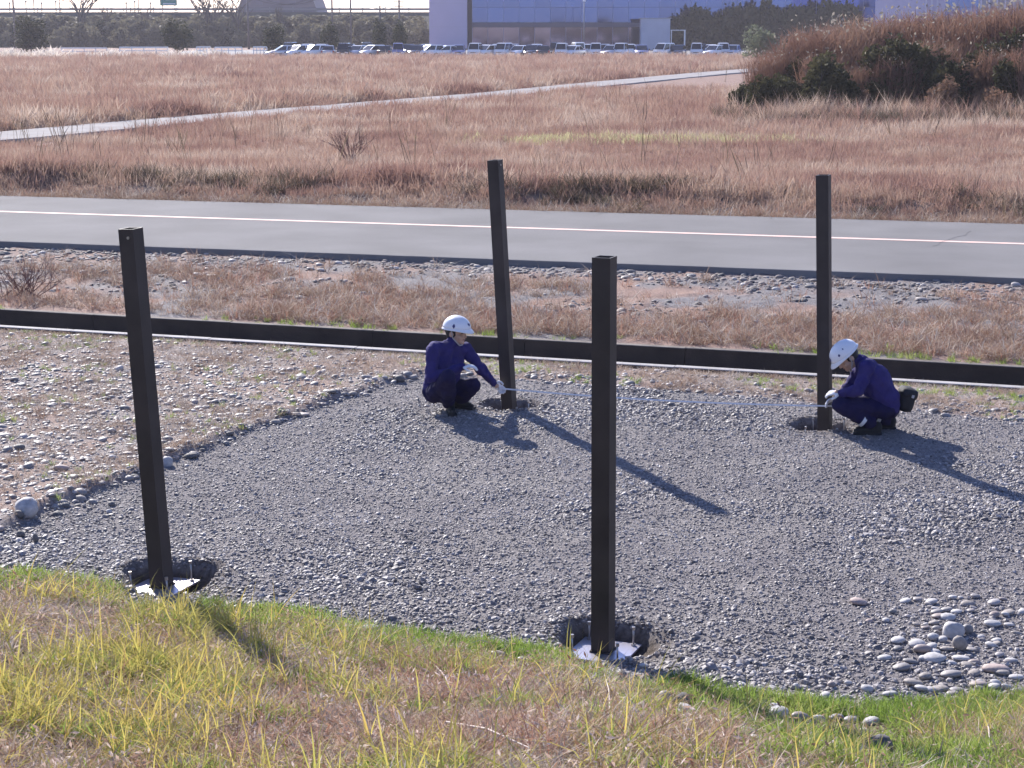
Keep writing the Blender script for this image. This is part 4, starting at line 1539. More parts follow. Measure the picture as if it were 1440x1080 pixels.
    for s in (-1, 1):
        bm = bmesh.new()
        ball(bm, hp(s * 0.033, 0.088, 0.002), 0.011, (1.3, .6, .6), HM, 2)
        from_bm('eye', bm, eye_m, person, True)
        bm = bmesh.new()
        ball(bm, hp(s * 0.034, 0.094, 0.020), 0.014, (1.5, .45, .3), HM, 2)
        from_bm('eyebrow', bm, hair_m, person, True)
    bm = bmesh.new()
    ball(bm, hp(0, 0.094, -0.068), 0.02, (1.2, .4, .3), HM, 2)
    from_bm('mouth', bm, lip_m, person, True)
    # --- helmet
    HC = hp(0, 0.0, 0.045)
    rx, ry, rz_ = 0.130, 0.152, 0.128
    bm = bmesh.new()
    nU, nR = 32, 12
    rings = []
    for r in range(nR + 1):
        th = (math.pi / 2) * r / nR
        ring = []
        for q in range(nU):
            a_ = 2 * math.pi * q / nU
            ridge = 1 + 0.022 * math.exp(-((math.sin(a_ / 1.0) * math.cos(th) * 0 + math.cos(a_) * math.cos(th)) / 0.10) ** 2) * sstep(0.15, 0.6, math.sin(th))
            ring.append(bm.verts.new(HC + (S * rx * math.cos(a_) * math.cos(th) + F * ry * math.sin(a_) * math.cos(th) + U * rz_ * math.sin(th)) * ridge))
        rings.append(ring)
    for r in range(nR):
        for q in range(nU):
            bm.faces.new((rings[r][q], rings[r][(q + 1) % nU], rings[r + 1][(q + 1) % nU], rings[r + 1][q]))
    bmesh.ops.remove_doubles(bm, verts=bm.verts, dist=0.0008)
    helmet = from_bm('helmet', bm, helm_m, person, True)
    sd = helmet.modifiers.new('thick', 'SOLIDIFY')
    sd.thickness = 0.004
    # brim
    bm = bmesh.new()
    prev = None
    first = None
    for q in range(nU + 1):
        a_ = 2 * math.pi * q / nU
        ext = 0.009 + 0.030 * max(0, math.sin(a_)) ** 2.2
        drop = -0.012 - 0.022 * max(0, math.sin(a_)) ** 3
        d0 = S * math.cos(a_) * rx + F * math.sin(a_) * ry
        dn_ = (S * math.cos(a_) + F * math.sin(a_))
        vs = [bm.verts.new(HC + d0 * 0.985 + U * 0.004), bm.verts.new(HC + d0 + dn_ * ext + U * drop), bm.verts.new(HC + d0 + dn_ * ext + U * (drop - 0.006)), bm.verts.new(HC + d0 * 0.97 - U * 0.006)]
        if prev:
            for j in range(3):
                bm.faces.new((prev[j], vs[j], vs[j + 1], prev[j + 1]))
        prev = vs
    bmesh.ops.recalc_face_normals(bm, faces=bm.faces)
    from_bm('brim', bm, helm_m, helmet, True)

    def on_shell(az, el, k=1.004):
        return HC + (S * rx * math.cos(az) * math.cos(el) + F * ry * math.sin(az) * math.cos(el) + U * rz_ * math.sin(el)) * k
    for az, el, w_, h_ in marks:
        bm = bmesh.new()
        g_ = [[bm.verts.new(on_shell(R(az) + w_ * (i / 4 - .5), R(el) + h_ * (j / 4 - .5), 1.012)) for i in range(5)] for j in range(5)]
        for j in range(4):
            for i in range(4):
                if (i, j) in ((0, 0), (3, 0), (0, 3), (3, 3)):
                    continue
                bm.faces.new((g_[j][i], g_[j][i + 1], g_[j + 1][i + 1], g_[j + 1][i]))
        from_bm('emblem', bm, mark_m, helmet, True)
    # chin strap
    bm = bmesh.new()
    for s in (-1, 1):
        a0, a1, a2 = hp(s * 0.095, -0.01, 0.045), hp(s * 0.088, 0.012, -0.05), hp(s * 0.03, 0.062, -0.128)
        cyl(bm, a0, a1, 0.006, 0.006, 6)
        cyl(bm, a1, a2, 0.006, 0.006, 6)
    cyl(bm, hp(-0.03, 0.062, -0.128), hp(0.03, 0.062, -0.128), 0.006, 0.006, 6)
    from_bm('chin_strap', bm, strap_m, helmet, True)
    return person, J, loc, jacket, trousers


def G(u, v):
    return at(u, v, 0.0)


# worker by the far left post
Y1 = 17.5
A = lambda u, v, dy: at_y(u, v, Y1 + dy)
hand1 = at_y(701, 545, POSTS[1][0].y - 0.09)
J1 = dict(pelvis=A(617, 549, 0.08), chest=A(627, 508, 0.0), neck=A(635, 484, -0.01), sh1=A(610, 491, -0.15), sh2=A(654, 490, 0.12),
          el1=A(605, 532, -0.27), wr1=A(648, 516, -0.27), el2=A(675, 517, 0.10), wr2=A(693, 538, 0.16),
          hip1=A(613, 551, -0.02), kn1=A(631, 530, -0.42), an1=A(630, 569, -0.08), hip2=A(622, 551, 0.18), kn2=A(666, 541, 0.02), an2=A(645, 566, 0.18))
foot1 = G(634, 583)
sh = [(Vector((foot1.x - 0.01, foot1.y + 0.16, 0)), Vector((foot1.x + 0.02, foot1.y - 0.1, 0))), (Vector((foot1.x + 0.0, foot1.y + 0.32, 0.02)), Vector((foot1.x + 0.2, foot1.y + 0.22, 0.0)))]
hz = H1(foot1.x, foot1.y)
per1 = make_person((foot1.x, foot1.y + 0.1, 0), J1, A(642, 467, 0.0), (0.86, -0.50, -0.04), (0.02, 0.05, 1),
                   'squatting navy clad worker in white helmet, face lifted, one arm reaching to the post',
                   {'1': ((0.95, 0.0, 0.12), (0.0, 0.1, -0.95), 0.42, 1), '2': ((0.75, 0.15, -0.6), (0.1, -0.9, -0.2), 0.55, 1)}, None, sh,
                   ((90, 24, 0.30, 0.30), (15, 14, 0.18, 0.34)))

# worker by the far right post
Y2 = 16.62
B_ = lambda u, v, dy: at_y(u, v, Y2 + dy)
J2 = dict(pelvis=B_(1247, 571, 0.0), chest=B_(1229, 533, 0.0), neck=B_(1210, 508, 0.0), sh1=B_(1219, 517, -0.18), sh2=B_(1213, 513, 0.18),
          el1=B_(1207, 550, -0.26), wr1=B_(1184, 553, -0.14), el2=B_(1196, 541, 0.2), wr2=B_(1181, 560, 0.05),
          hip1=B_(1245, 573, -0.10), kn1=B_(1181, 569, -0.17), an1=B_(1224, 597, -0.16), hip2=B_(1246, 571, 0.10), kn2=B_(1190, 567, 0.16), an2=B_(1247, 594, 0.12))
h1, t1_ = G(1238, 611), G(1203, 610)
h2, t2_ = G(1258, 603), G(1222, 602)
per2 = make_person((h1.x - 0.05, h1.y, 0), J2, B_(1191, 502, 0.0), (-0.72, -0.16, -0.62), (-0.55, 0.0, 0.8),
                   'squatting navy clad worker in white helmet, head bowed, black pouch on his belt',
                   {'1': ((-0.85, 0.35, 0.0), (0.1, 0.4, -0.9), 0.45, -1), '2': ((-0.9, 0.1, -0.2), (0.0, -0.5, -0.8), 0.55, 1)}, None,
                   [(h1, t1_), (h2, t2_)], ((90, 20, 0.34, 0.36), (178, 35, 0.10, 0.14), (150, 22, 0.16, 0.2)), bulk=1.17)
pp, Jl, lc, jk, trs = per2
# belt and reflective bands
bm = bmesh.new()
up_ = (Jl['chest'] - Jl['pelvis']).normalized()
c = Jl['pelvis'] + up_ * 0.075
sh_ = (Jl['sh1'] - Jl['sh2']).normalized()
fr_ = sh_.cross(up_)
N = 28
prev = None
for q in range(N + 1):
    a_ = 2 * math.pi * q / N
    w_ = c + sh_ * 0.192 * math.cos(a_) + fr_ * 0.142 * math.sin(a_)
    vs = [bm.verts.new(w_ - up_ * 0.02), bm.verts.new(w_ + up_ * 0.02)]
    if prev:
        bm.faces.new((prev[0], vs[0], vs[1], prev[1]))
    prev = vs
bl = from_bm('belt', bm, black_m, trs)
bl.modifiers.new('thick', 'SOLIDIFY').thickness = 0.006
for kn, an in (('kn1', 'an1'), ('kn2', 'an2')):
    d_ = (Jl[kn] - Jl[an]).normalized()
    c = Jl[an] + d_ * 0.09
    bm = bmesh.new()
    cyl(bm, c - d_ * 0.018, c + d_ * 0.018, 0.070, 0.071, 16, caps=False)
    bd = from_bm('reflective_band', bm, band_m, trs, True)
# pouch on the belt
pc = B_(1270, 559, -0.02)
po = empty('tool_pouch', (pc.x, pc.y, pc.z - 0.12))
tag(po, 'black nylon tool pouch hanging on the bowed worker\'s belt', 'pouch')
po.rotation_euler = (0, R(14), 0)
bm = bmesh.new()
box(bm, (0, 0, 0.11), (0.16, 0.22, 0.24), None, 0.06)
from_bm('bag', bm, black_m, po, True)
bm = bmesh.new()
box(bm, (0.004, -0.002, 0.175), (0.168, 0.226, 0.10), None, 0.045)
from_bm('flap', bm, black_m, po, True)
bm = bmesh.new()
box(bm, (0.03, -0.118, 0.165), (0.025, 0.008, 0.03), None, 0.002)
from_bm('buckle', bm, strap_m, po)

# ------------------------------------------------------------------ measuring tape between the two
tape_m = mat('tape_blade', (0.72, 0.71, 0.72), rough=0.5, spec=0.5)
TA = at_y(702, 546, POSTS[1][0].y - 0.17)
TB = at_y(1174, 571, POSTS[3][0].y - 0.14)
N = 40
V = []
for k in range(N + 1):
    t = k / N
    w_ = TA.lerp(TB, t) - Vector((0, 0, 0.035 * 4 * t * (1 - t)))
    V += [(w_.x, w_.y - 0.003, w_.z - 0.007), (w_.x, w_.y + 0.003, w_.z + 0.007)]
te = empty('measuring_tape', (TA.x, TA.y, TA.z))
tag(te, 'pale measuring tape stretched between the two workers past both far posts', 'tape')
tb = link_mesh('blade', np_mesh('blade', np.array(V) - np.array(TA), quads=[(2 * k, 2 * k + 2, 2 * k + 3, 2 * k + 1) for k in range(N)]), tape_m, te)
tb.modifiers.new('thick', 'SOLIDIFY').thickness = 0.001
q = TB - TA + Vector((0.0, 0.01, 0.03))
bm = bmesh.new()
box(bm, q, (0.035, 0.04, 0.085), None, 0.008)
from_bm('case', bm, mat('tape_case', (0.70, 0.68, 0.66), rough=0.4), te, True)
bm = bmesh.new()
box(bm, (-0.006, 0, 0), (0.014, 0.01, 0.03), None, 0.002)
from_bm('end_hook', bm, bolt_m, te)
# ================================================================== FAR BACKGROUND
def ground_pt(u, Y, z=FZ):
    p = at_y(u, 60, Y)
    return p.x


# ------------------------------------------------------------------ elevated road on its embankment (left)
EY = 345.0
emb_top = at_y(300, 17, EY).z
bm = bmesh.new()
Xs = list(np.linspace(-330, 40, 60))
rows = []
for xq in Xs:
    j = (vnoise(np.array([xq * 0.06]), np.array([2.0]), 9)[0] - 0.5) * 1.2
    rows.append([bm.verts.new(v_) for v_ in ((xq, EY - 17 + j, -0.2), (xq, EY - 6 + j, 4.0), (xq, EY - 1, emb_top - 0.3), (xq, EY, emb_top), (xq, EY + 18, emb_top), (xq, EY + 36, -0.2))])
for a_, b_ in zip(rows[:-1], rows[1:]):
    for j in range(5):
        bm.faces.new((a_[j], b_[j], b_[j + 1], a_[j + 1]))
bmesh.ops.recalc_face_normals(bm, faces=bm.faces)
emb = from_bm('embankment', bm, mat('bank_grass', (0.055, 0.055, 0.034), rough=0.95, var=0.4, scale=0.3, detail=6), None, True)
tag(emb, 'grassy embankment carrying an elevated road behind the trees', 'embankment', kind='structure')
rail_m = mat('weathered_rail', (0.20, 0.20, 0.21), rough=0.6, metal=0.3)
gr = empty('guard_rail', (-130, EY + 0.5, emb_top))
tag(gr, 'grey guard rail along the top of the elevated road', 'guard rail')
part_box('beam', (0, 0, 0.55), (330, 0.12, 0.42), rail_m, gr)
pm = None
for k in range(74):
    xq = -160 + k * 4.5
    if not (-0.33 * EY < xq - 130 < 0.02 * EY):
        continue
    if pm is None:
        o = part_box('post', (0, 0.16, 0.45), (0.16, 0.14, 0.95), rail_m, gr)
        pm = o.data
    else:
        o = link_mesh('post', pm, None, gr)
    o.location = (xq, 0, 0)
post_m = mat('lamp_grey', (0.16, 0.15, 0.15), rough=0.7)
# small cabinets and lamps along the elevated road
for k, u in enumerate((14, 37, 48, 59, 79, 84, 178, 190, 195, 212)):
    p = at_y(u, 17, EY + 3)
    e = empty('delineator_post', (p.x, EY + 3, emb_top))
    tag(e, 'short delineator post on the elevated road behind the guard rail', 'post', 'delineators on the elevated road')
    hq = 1.6 + (k % 3) * 0.35
    part_box('stem', (0, 0, hq / 2), (0.16, 0.16, hq), post_m, e)
    part_box('reflector', (0, -0.02, hq + 0.15), (0.4, 0.12, 0.3), post_m, e)
# green direction sign
sg = at_y(237, 5, EY + 2)
e = empty('road_sign', (sg.x, EY + 2, emb_top))
tag(e, 'green motorway direction sign on the elevated road', 'sign')
green_m = mat('sign_green', (0.02, 0.22, 0.17), rough=0.5)
zc = sg.z - emb_top + 1.4
part_box('panel', (0, 0, zc), (3.3, 0.08, 3.6), green_m, e)
for zz in (zc - 1.45, zc - 0.55):
    part_box('lettering_bar', (0.1, -0.05, zz), (2.4, 0.02, 0.32 if zz > zc - 1 else 0.22), mat('sign_white', (0.75, 0.76, 0.76), rough=0.5), e)
for sx in (-1.2, 1.2):
    part_box('post', (sx, 0.1, zc / 2 - 0.4), (0.16, 0.12, zc + 0.8), post_m, e)

# ------------------------------------------------------------------ trees and scrub on the embankment
rs = random.Random(23)
scrub_p = [plant('scrub_tree', 400 + k, m_oleaf, 3.2, 5.0, 1500, 0.42, 10, 0.0, trunk=0.10, tdepth=2) for k in range(3)]
dark_p = [plant('scrub_tree', 410 + k, m_dleaf, 3.0, 5.0, 1300, 0.42, 9, 0.0, trunk=0.10, tdepth=2) for k in range(2)]
used = set()


def fresh(o):
    if o.name in used:
        return copy_tree(o)
    used.add(o.name)
    return o


for k in range(74):
    u = -60 + k * 9.0 + rs.uniform(-6, 6)
    if u > 598:
        continue
    d = rs.choice((0, 0, 1, 2))
    yy = EY - 18 - d * 5 + rs.uniform(-2, 2)
    p = at_y(u, 50, yy)
    top = rs.uniform(20, 46) if d < 2 else rs.uniform(36, 56)
    hgt = max(2.2, at_y(u, top, yy).z - FZ)
    s = hgt / 5.2
    if rs.random() < 0.9:
        put(fresh(rs.choice(scrub_p)), p.x, yy, (min(s, 1.35), min(s, 1.35), s), rs.uniform(0, 6.28), 'olive leafy tree in the scrub below the elevated road', 'tree', 'olive trees below the elevated road')
    else:
        put(fresh(rs.choice(dark_p)), p.x, yy, (min(s, 1.3), min(s, 1.3), s), rs.uniform(0, 6.28), 'dark leafy tree in the scrub below the elevated road', 'tree', 'dark trees below the elevated road')
for k, (u, yy, tp) in enumerate([(-30 + 21 * j, EY - 5.5, 19 + (j * 7) % 5) for j in range(30)] + [(8, EY - 9, 26), (70, EY - 9, 24), (140, EY - 8, 22), (215, EY - 9, 24), (300, EY - 8, 20), (350, EY - 8, 22), (420, EY - 9, 22), (470, EY - 8, 24), (520, EY - 8, 22), (575, EY - 9, 22), (255, EY - 8, 24), (110, EY - 8, 26), (185, EY - 9, 24), (385, EY - 8, 22)]):
    p = at_y(u, 50, yy)
    z0 = 2.6 if k >= 30 else 3.9
    hgt = max(1.6, at_y(u, tp, yy).z - z0)
    s = hgt / 5.0
    put(fresh(rs.choice(scrub_p)), p.x, yy, (1.3, 0.9, s), rs.uniform(0, 6.28), 'olive scrub growing on the slope of the embankment', 'shrub', 'scrub on the embankment', z=z0)
# bare trees that stick up over the elevated road
def bare_tree(seed, h):
    rsn_ = np.random.RandomState(seed)
    e_ = empty('bare_tree', (0, 0, 0))
    bm_ = bmesh.new()
    cyl(bm_, (0, 0, -0.3), (0, 0, h * 0.35), 0.30, 0.24, 7)
    from_bm('trunk', bm_, bark, e_)
    bm_ = bmesh.new()
    for q in range(5):
        branchy(bm_, rsn_, Vector((0, 0, h * (0.26 + 0.02 * q))), Vector((rsn_.normal() * .35, rsn_.normal() * .35, 1)).normalized(), h * 0.26, 0.19, 3, 0.45)
    from_bm('branches', bm_, bark, e_)
    return e_


bt = [bare_tree(500 + k, 10.0) for k in range(3)]
for k, (u, tp) in enumerate(((114, -40), (152, -12), (290, -36), (300, -24), (334, -34), (205, -6), (395, -4))):
    yy = EY - 14
    p = at_y(u, 50, yy)
    hgt = at_y(u, tp, yy).z - FZ
    s = hgt / 10.0
    put(fresh(bt[k % 3]), p.x, yy, s, rs.uniform(0, 6.28), 'leafless tree reaching above the elevated road', 'tree', 'bare trees on the embankment', z=0.1)

# clipped round trees along the car park
rt_p = [plant('round_tree', 420 + k, m_dleaf, 2.6, 4.6, 2600, 0.20, 14, 0.5, trunk=0.14, tdepth=2, th=0.3, hollow=0.35) for k in range(2)]
for k, (u, w_, tp, lab) in enumerate(((46, 52, 29, 'broad round evergreen by the pampas grass at the field edge'), (250, 50, 29, 'broad round evergreen below the green motorway sign'),
                                      (385, 40, 39, 'small round evergreen next to a utility pole before the white cars'), (463, 30, 34, 'narrow evergreen behind the white car row, between utility poles'),
                                      (534, 26, 33, 'cone shaped evergreen left of its twin near the white building'), (563, 25, 31, 'cone shaped evergreen closest to the white building'))):
    yy = 234.0
    p = at_y(u, 72, yy)
    hgt = at_y(u, tp, yy).z - FZ
    s = hgt / 4.75
    wsc = w_ / (F_PX / yy) / 4.3
    put(fresh(rt_p[k % 2]), p.x, yy, (wsc, wsc, s), k * 1.3, lab, 'tree', z=FZ - 0.1)

# ------------------------------------------------------------------ utility poles and wires
pole_m = mat('pole_concrete', (0.11, 0.10, 0.10), rough=0.8)
poles = [(22, 300, -30), (350, 295, -14), (468, 300, -20), (494, 318, -20), (535, 285, 8), (562, 285, -2)]
labs = ['utility pole far out by the broad evergreen', 'utility pole right behind the small round evergreen', 'utility pole rising behind the narrow evergreen', 'slim utility pole set back toward the elevated road',
        'short utility pole behind the left cone tree', 'utility pole behind the cone tree closest to the white building']
tops = []
for (u, yy, tp), lab in zip(poles, labs):
    p = at_y(u, 70, yy)
    zt = at_y(u, tp, yy).z
    e = empty('utility_pole', (p.x, yy, 0))
    tag(e, lab, 'pole')
    bm = bmesh.new()
    cyl(bm, (0, 0, 0), (0, 0, zt), 0.20, 0.13, 8)
    from_bm('shaft', bm, pole_m, e, True)
    bm = bmesh.new()
    box(bm, (0, 0, zt - 0.5), (1.8, 0.12, 0.12), None, 0.0)
    box(bm, (0, 0, zt - 1.2), (1.4, 0.12, 0.12), None, 0.0)
    from_bm('crossarm', bm, pole_m, e)
    tops.append(Vector((p.x, yy, zt - 0.5)))
wire_m = mat('wire_black', (0.03, 0.03, 0.03), rough=0.6)
for (a_, b_), lab in zip(((1, 2), (2, 3), (3, 5)), ('power line sagging left of the slim utility pole', 'short power line between the two middle utility poles', 'power line running to the pole by the white building')):
    bm = bmesh.new()
    for off in (-0.7, 0.7):
        P = [tops[a_].lerp(tops[b_], t / 8) + Vector((off, 0, -2.2 * 4 * (t / 8) * (1 - t / 8) * (0.5 if a_ == 2 else 1))) for t in range(9)]
        for p, q in zip(P[:-1], P[1:]):
            cyl(bm, p, q, 0.035, 0.035, 5)
    tag(from_bm('power_line', bm, wire_m), lab, 'wire')

# low white railings at the far edge of the field
wr_m = mat('white_rail', (0.72, 0.72, 0.72), rough=0.5)
for (u0, u1, v), lab in zip(((86, 150, 67.5), (168, 236, 66.5), (276, 296, 66), (302, 340, 66.5), (356, 375, 66)),
                            ('white railing beside the broad evergreen by the pampas grass', 'long white railing left of the evergreen below the sign', 'short white railing just right of the evergreen below the sign',
                             'white railing between the two round evergreens', 'stub of white railing left of the small round evergreen')):
    p, q = at_y(u0, v, 222), at_y(u1, v, 222)
    e = empty('railing', ((p.x + q.x) / 2, 222, FZ))
    tag(e, lab, 'railing')
    L_ = q.x - p.x
    zt = p.z - FZ
    part_box('rail', (0, 0, zt), (L_, 0.10, 0.16), wr_m, e)
    part_box('rail', (0, 0, zt - 0.42), (L_, 0.08, 0.10), wr_m, e)
    for j in range(5):
        part_box('post', (-L_ / 2 + L_ * j / 4, 0.1, zt / 2), (0.10, 0.10, zt), wr_m, e)

# ------------------------------------------------------------------ far grey hall behind the elevated road
e = empty('grey_hall', (at_y(388, 10, 430).x, 430, 0))
tag(e, 'big slate grey hall with a sloping gable behind the elevated road', 'building')
zr = at_y(388, -14, 430).z
bm = bmesh.new()
for yy in (0, 25):
    for x_, z_ in ((-12.5, 0), (12.5, 0), (8.2, zr), (-7.5, zr)):
        bm.verts.new((x_ * (430 / 430), yy, z_))
bm.verts.ensure_lookup_table()
v_ = bm.verts
for f_ in ((0, 1, 2, 3), (7, 6, 5, 4), (0, 4, 5, 1), (1, 5, 6, 2), (2, 6, 7, 3), (3, 7, 4, 0)):
    bm.faces.new([v_[j] for j in f_])
bmesh.ops.recalc_face_normals(bm, faces=bm.faces)
from_bm('hall_shell', bm, mat('slate_cladding', (0.10, 0.095, 0.125), rough=0.7, var=0.08, scale=0.5), e)
part_box('roof_ridge', (0.35, 12.5, zr + 0.15), (15.9, 25.4, 0.3), mat('slate_roof', (0.16, 0.15, 0.19), rough=0.7), e)
for j in range(3):
    part_box('window', (-4 + j * 4, -0.06, zr - 3.0), (1.6, 0.12, 1.0), mat('far_glass', (0.10, 0.10, 0.14), rough=0.4, metal=0.2), e)

# ------------------------------------------------------------------ glass office building with its white stair tower
BY = 300.0
SB = F_PX / BY
bx0, bx1, bx2 = at_y(604, 40, BY).x, at_y(657, 40, BY).x, at_y(664, 40, BY).x
bx3 = at_y(1500, 40, BY).x
BH = 15.5
e = empty('office_building', ((bx0 + bx3) / 2, BY, 0))
tag(e, 'large blue glass fronted building with a blank white stair tower at its end', 'building')
ox = (bx0 + bx3) / 2
white_w = mat('white_panel', (0.46, 0.42, 0.56), rough=0.8, var=0.04, scale=0.4)
dark_w = mat('dark_recess', (0.05, 0.045, 0.07), rough=0.6)
glass_m = mat('blue_glass', (0.04, 0.075, 0.24), rough=0.05, metal=0.92, var=0.06, scale=0.12)
glass_l = mat('dark_glass', (0.10, 0.09, 0.15), rough=0.06, metal=0.85, var=0.12, scale=0.3)  # dark reflection of the lowest panes put into the colour; also plain windows
mull_m = mat('mullion', (0.13, 0.15, 0.25), rough=0.4, metal=0.6)
part_box('stair_tower', ((bx0 + bx1) / 2 - ox, 6, BH / 2 + 0.5), (bx1 - bx0, 14, BH + 1), white_w, e)
for j in range(1, 4):
    part_box('panel_joint', ((bx0 + bx1) / 2 - ox, -1.01, j * 3.9), (bx1 - bx0, 0.03, 0.05), mat('joint_shadow_gap', (0.40, 0.37, 0.47), rough=0.7), e)
part_box('recess', ((bx1 + bx2) / 2 - ox + 0.02, 7.5, BH / 2), (bx2 - bx1 + 0.04, 11.0, BH), dark_w, e)
part_box('hall_core', ((bx2 + bx3) / 2 - ox, 10.0, BH / 2), (bx3 - bx2, 18, BH - 0.3), dark_w, e)
part_box('roof', ((bx2 + bx3) / 2 - ox, 9.4, BH + 0.1), (bx3 - bx2, 19.5, 0.4), white_w, e)
zb = at_y(800, 35, BY).z
part_box('reflection_strip', ((bx2 + bx3) / 2 - ox, 0.75, zb), (bx3 - bx2, 0.5, 0.75), mat('dark_reflection', (0.06, 0.055, 0.10), rough=0.4), e)  # dark line of the reflected horizon, added as a strip
pw = 2.6
ncol = int((bx3 - bx2) / pw)
pw = (bx3 - bx2) / ncol
rowsz = [(0.35, zb - 0.42), (zb + 0.42, zb + 2.9), (zb + 2.96, zb + 5.6), (zb + 5.66, BH - 0.2)]
for j in range(ncol):
    xc = bx2 + (j + 0.5) * pw - ox
    for r, (z0, z1) in enumerate(rowsz):
        o = part_box('pane', (0, 0, 0), (pw - 0.06, 0.05, z1 - z0), glass_l if r == 0 else glass_m, e)
        o.location = (xc, 0.84, (z0 + z1) / 2)
        o.rotation_euler = (random.uniform(-.004, .004), 0, random.uniform(-.006, .006))
    part_box('mullion', (bx2 + j * pw - ox, 0.80, BH / 2), (0.07, 0.12, BH - 0.5), mull_m, e)
# grey shed and little white frame before the glass
sx = at_y(922, 45, 288).x
e = empty('storage_shed', (sx, 288, FZ))
tag(e, 'pale grey corrugated storage shed before the glass building', 'shed')
shed_m = mat('shed_panel', (0.42, 0.45, 0.55), rough=0.55, var=0.06, scale=0.8)
hgt = at_y(922, 26.5, 288).z - FZ
wd_ = 40 / (F_PX / 288)
part_box('wall', (0, 1.6, hgt / 2), (wd_, 3.2, hgt), shed_m, e)
for j in range(9):
    part_box('rib', (-wd_ / 2 + wd_ * (j + .5) / 9, -0.03, hgt / 2), (0.12, 0.06, hgt - 0.1), shed_m, e)
part_box('roof', (0, 1.6, hgt + 0.08), (wd_ + 0.3, 3.5, 0.16), mat('shed_roof', (0.30, 0.30, 0.36), rough=0.6), e)
fx = at_y(952, 50, 286).x
e = empty('goal_frame', (fx, 286, FZ))
tag(e, 'thin white frame standing next to the grey shed', 'frame')
zt = at_y(952, 43, 286).z - FZ
part_box('upright', (1.25, 0, zt / 2), (0.22, 0.14, zt), wr_m, e)
part_box('upright', (-0.9, 0, zt / 2), (0.12, 0.14, zt), wr_m, e)
part_box('crossbar', (0.18, 0, zt + 0.06), (2.4, 0.14, 0.12), wr_m, e)
# lamp post in the car park
p = at_y(821, 60, 272)
e = empty('lamp_post', (p.x, 272, FZ))
tag(e, 'tall thin car park lamp before the blue glass', 'lamp post')
zt = at_y(821, 2, 272).z - FZ
bm = bmesh.new()
cyl(bm, (0, 0, 0), (0, 0, zt), 0.10, 0.06, 8)
from_bm('pole', bm, rail_m, e, True)
part_box('lamp_head', (0, 0, zt + 0.12), (0.42, 0.3, 0.3), wr_m, e, 0.04)
# dark trees added in place of a dark reflection in the right half of the glass
for k in range(15):
    u = 945 + k * 18 + rs.uniform(-5, 5)
    yy = 291 + rs.uniform(0, 5)
    tp = np.interp(u, [930, 990, 1040, 1120, 1220], [26, 12, 8, 6, 4]) + rs.uniform(-3, 5)
    p = at_y(u, 60, yy)
    s = (at_y(u, tp, yy).z - FZ) / 5.0
    put(fresh(rs.choice(dark_p)), p.x, yy, (min(s, 1.15), min(s, 1.0), s), rs.uniform(0, 6.28), 'dark tree added for the dark reflection in the right half of the glass front', 'tree', 'dark trees added for the glass reflection', z=FZ - 0.1)
# pale buildings behind the thicket
e = empty('pale_building', (at_y(1279, 20, 260).x, 260, 0), -math.atan2(at_y(1279, 20, 260).x, 260) - R(1.5))
tag(e, 'pale lavender flat building showing above the cane thicket', 'building')
wd_ = 93 / (F_PX / 260)
part_box('wall', (0, 4, 6.2), (wd_, 8, 12.6), white_w, e)
part_box('roof', (0, 4, 12.65), (wd_ + 0.3, 8.3, 0.3), dark_w, e)
for xq in (2.3, 3.1, 3.9):
    part_box('pilaster', (xq, -0.06, 6.2), (0.25, 0.14, 12.4), mat('pilaster_white', (0.55, 0.52, 0.62), rough=0.8), e)
for j in range(3):
    part_box('window', (-3.6 + j * 1.7, -0.03, 8.6), (1.1, 0.08, 1.3), glass_l, e)
e = empty('slatted_building', (at_y(1425, 10, 250).x, 250, 0), -math.atan2(at_y(1425, 10, 250).x, 250) - R(1.5))
tag(e, 'grey building with vertical white fins at the end of the thicket', 'building')
part_box('wall', (0, 4, 5.5), (9.5, 8, 11.0), mat('grey_wall', (0.33, 0.32, 0.38), rough=0.7), e)
part_box('roof', (0, 4, 11.15), (9.9, 8.4, 0.3), dark_w, e)
for j in range(9):
    part_box('fin', (-4.4 + j * 1.1, -0.16, 5.5), (0.22, 0.3, 10.6), MATS['pilaster_white'], e)

# ------------------------------------------------------------------ parked cars
glass_c = mat('car_glass', (0.02, 0.022, 0.03), rough=0.06, spec=0.6)
tyre_m = mat('tyre', (0.02, 0.02, 0.02), rough=0.85)
rim_m = mat('rim', (0.45, 0.45, 0.46), rough=0.35, metal=0.8)
lamp_m = mat('head_lamp', (0.75, 0.76, 0.78), rough=0.15, metal=0.4)
tail_m = mat('tail_lamp', (0.35, 0.02, 0.02), rough=0.25)
plate_w = mat('number_plate', (0.72, 0.72, 0.70), rough=0.5)
trim_m = mat('dark_trim', (0.03, 0.03, 0.03), rough=0.6)
paints = {'white': mat('white_car_paint', (0.82, 0.82, 0.83), rough=0.22, coat=0.6), 'silver': mat('silver_car_paint', (0.52, 0.53, 0.56), rough=0.28, metal=0.5, coat=0.5),
          'black': mat('black_car_paint', (0.025, 0.025, 0.03), rough=0.2, coat=0.7), 'blue': mat('blue_car_paint', (0.26, 0.27, 0.44), rough=0.25, metal=0.3, coat=0.5)}


def loft(bm, secs):
    """closed sections lofted along x; each is a list of (x, y, z)"""
    R_ = [[bm.verts.new(p) for p in s] for s in secs]
    n = len(R_[0])
    for a_, b_ in zip(R_[:-1], R_[1:]):
        for j in range(n):
            bm.faces.new((a_[j], a_[(j + 1) % n], b_[(j + 1) % n], b_[j]))
    bm.faces.new(list(reversed(R_[0])))
    bm.faces.new(R_[-1])
    bmesh.ops.recalc_face_normals(bm, faces=bm.faces)


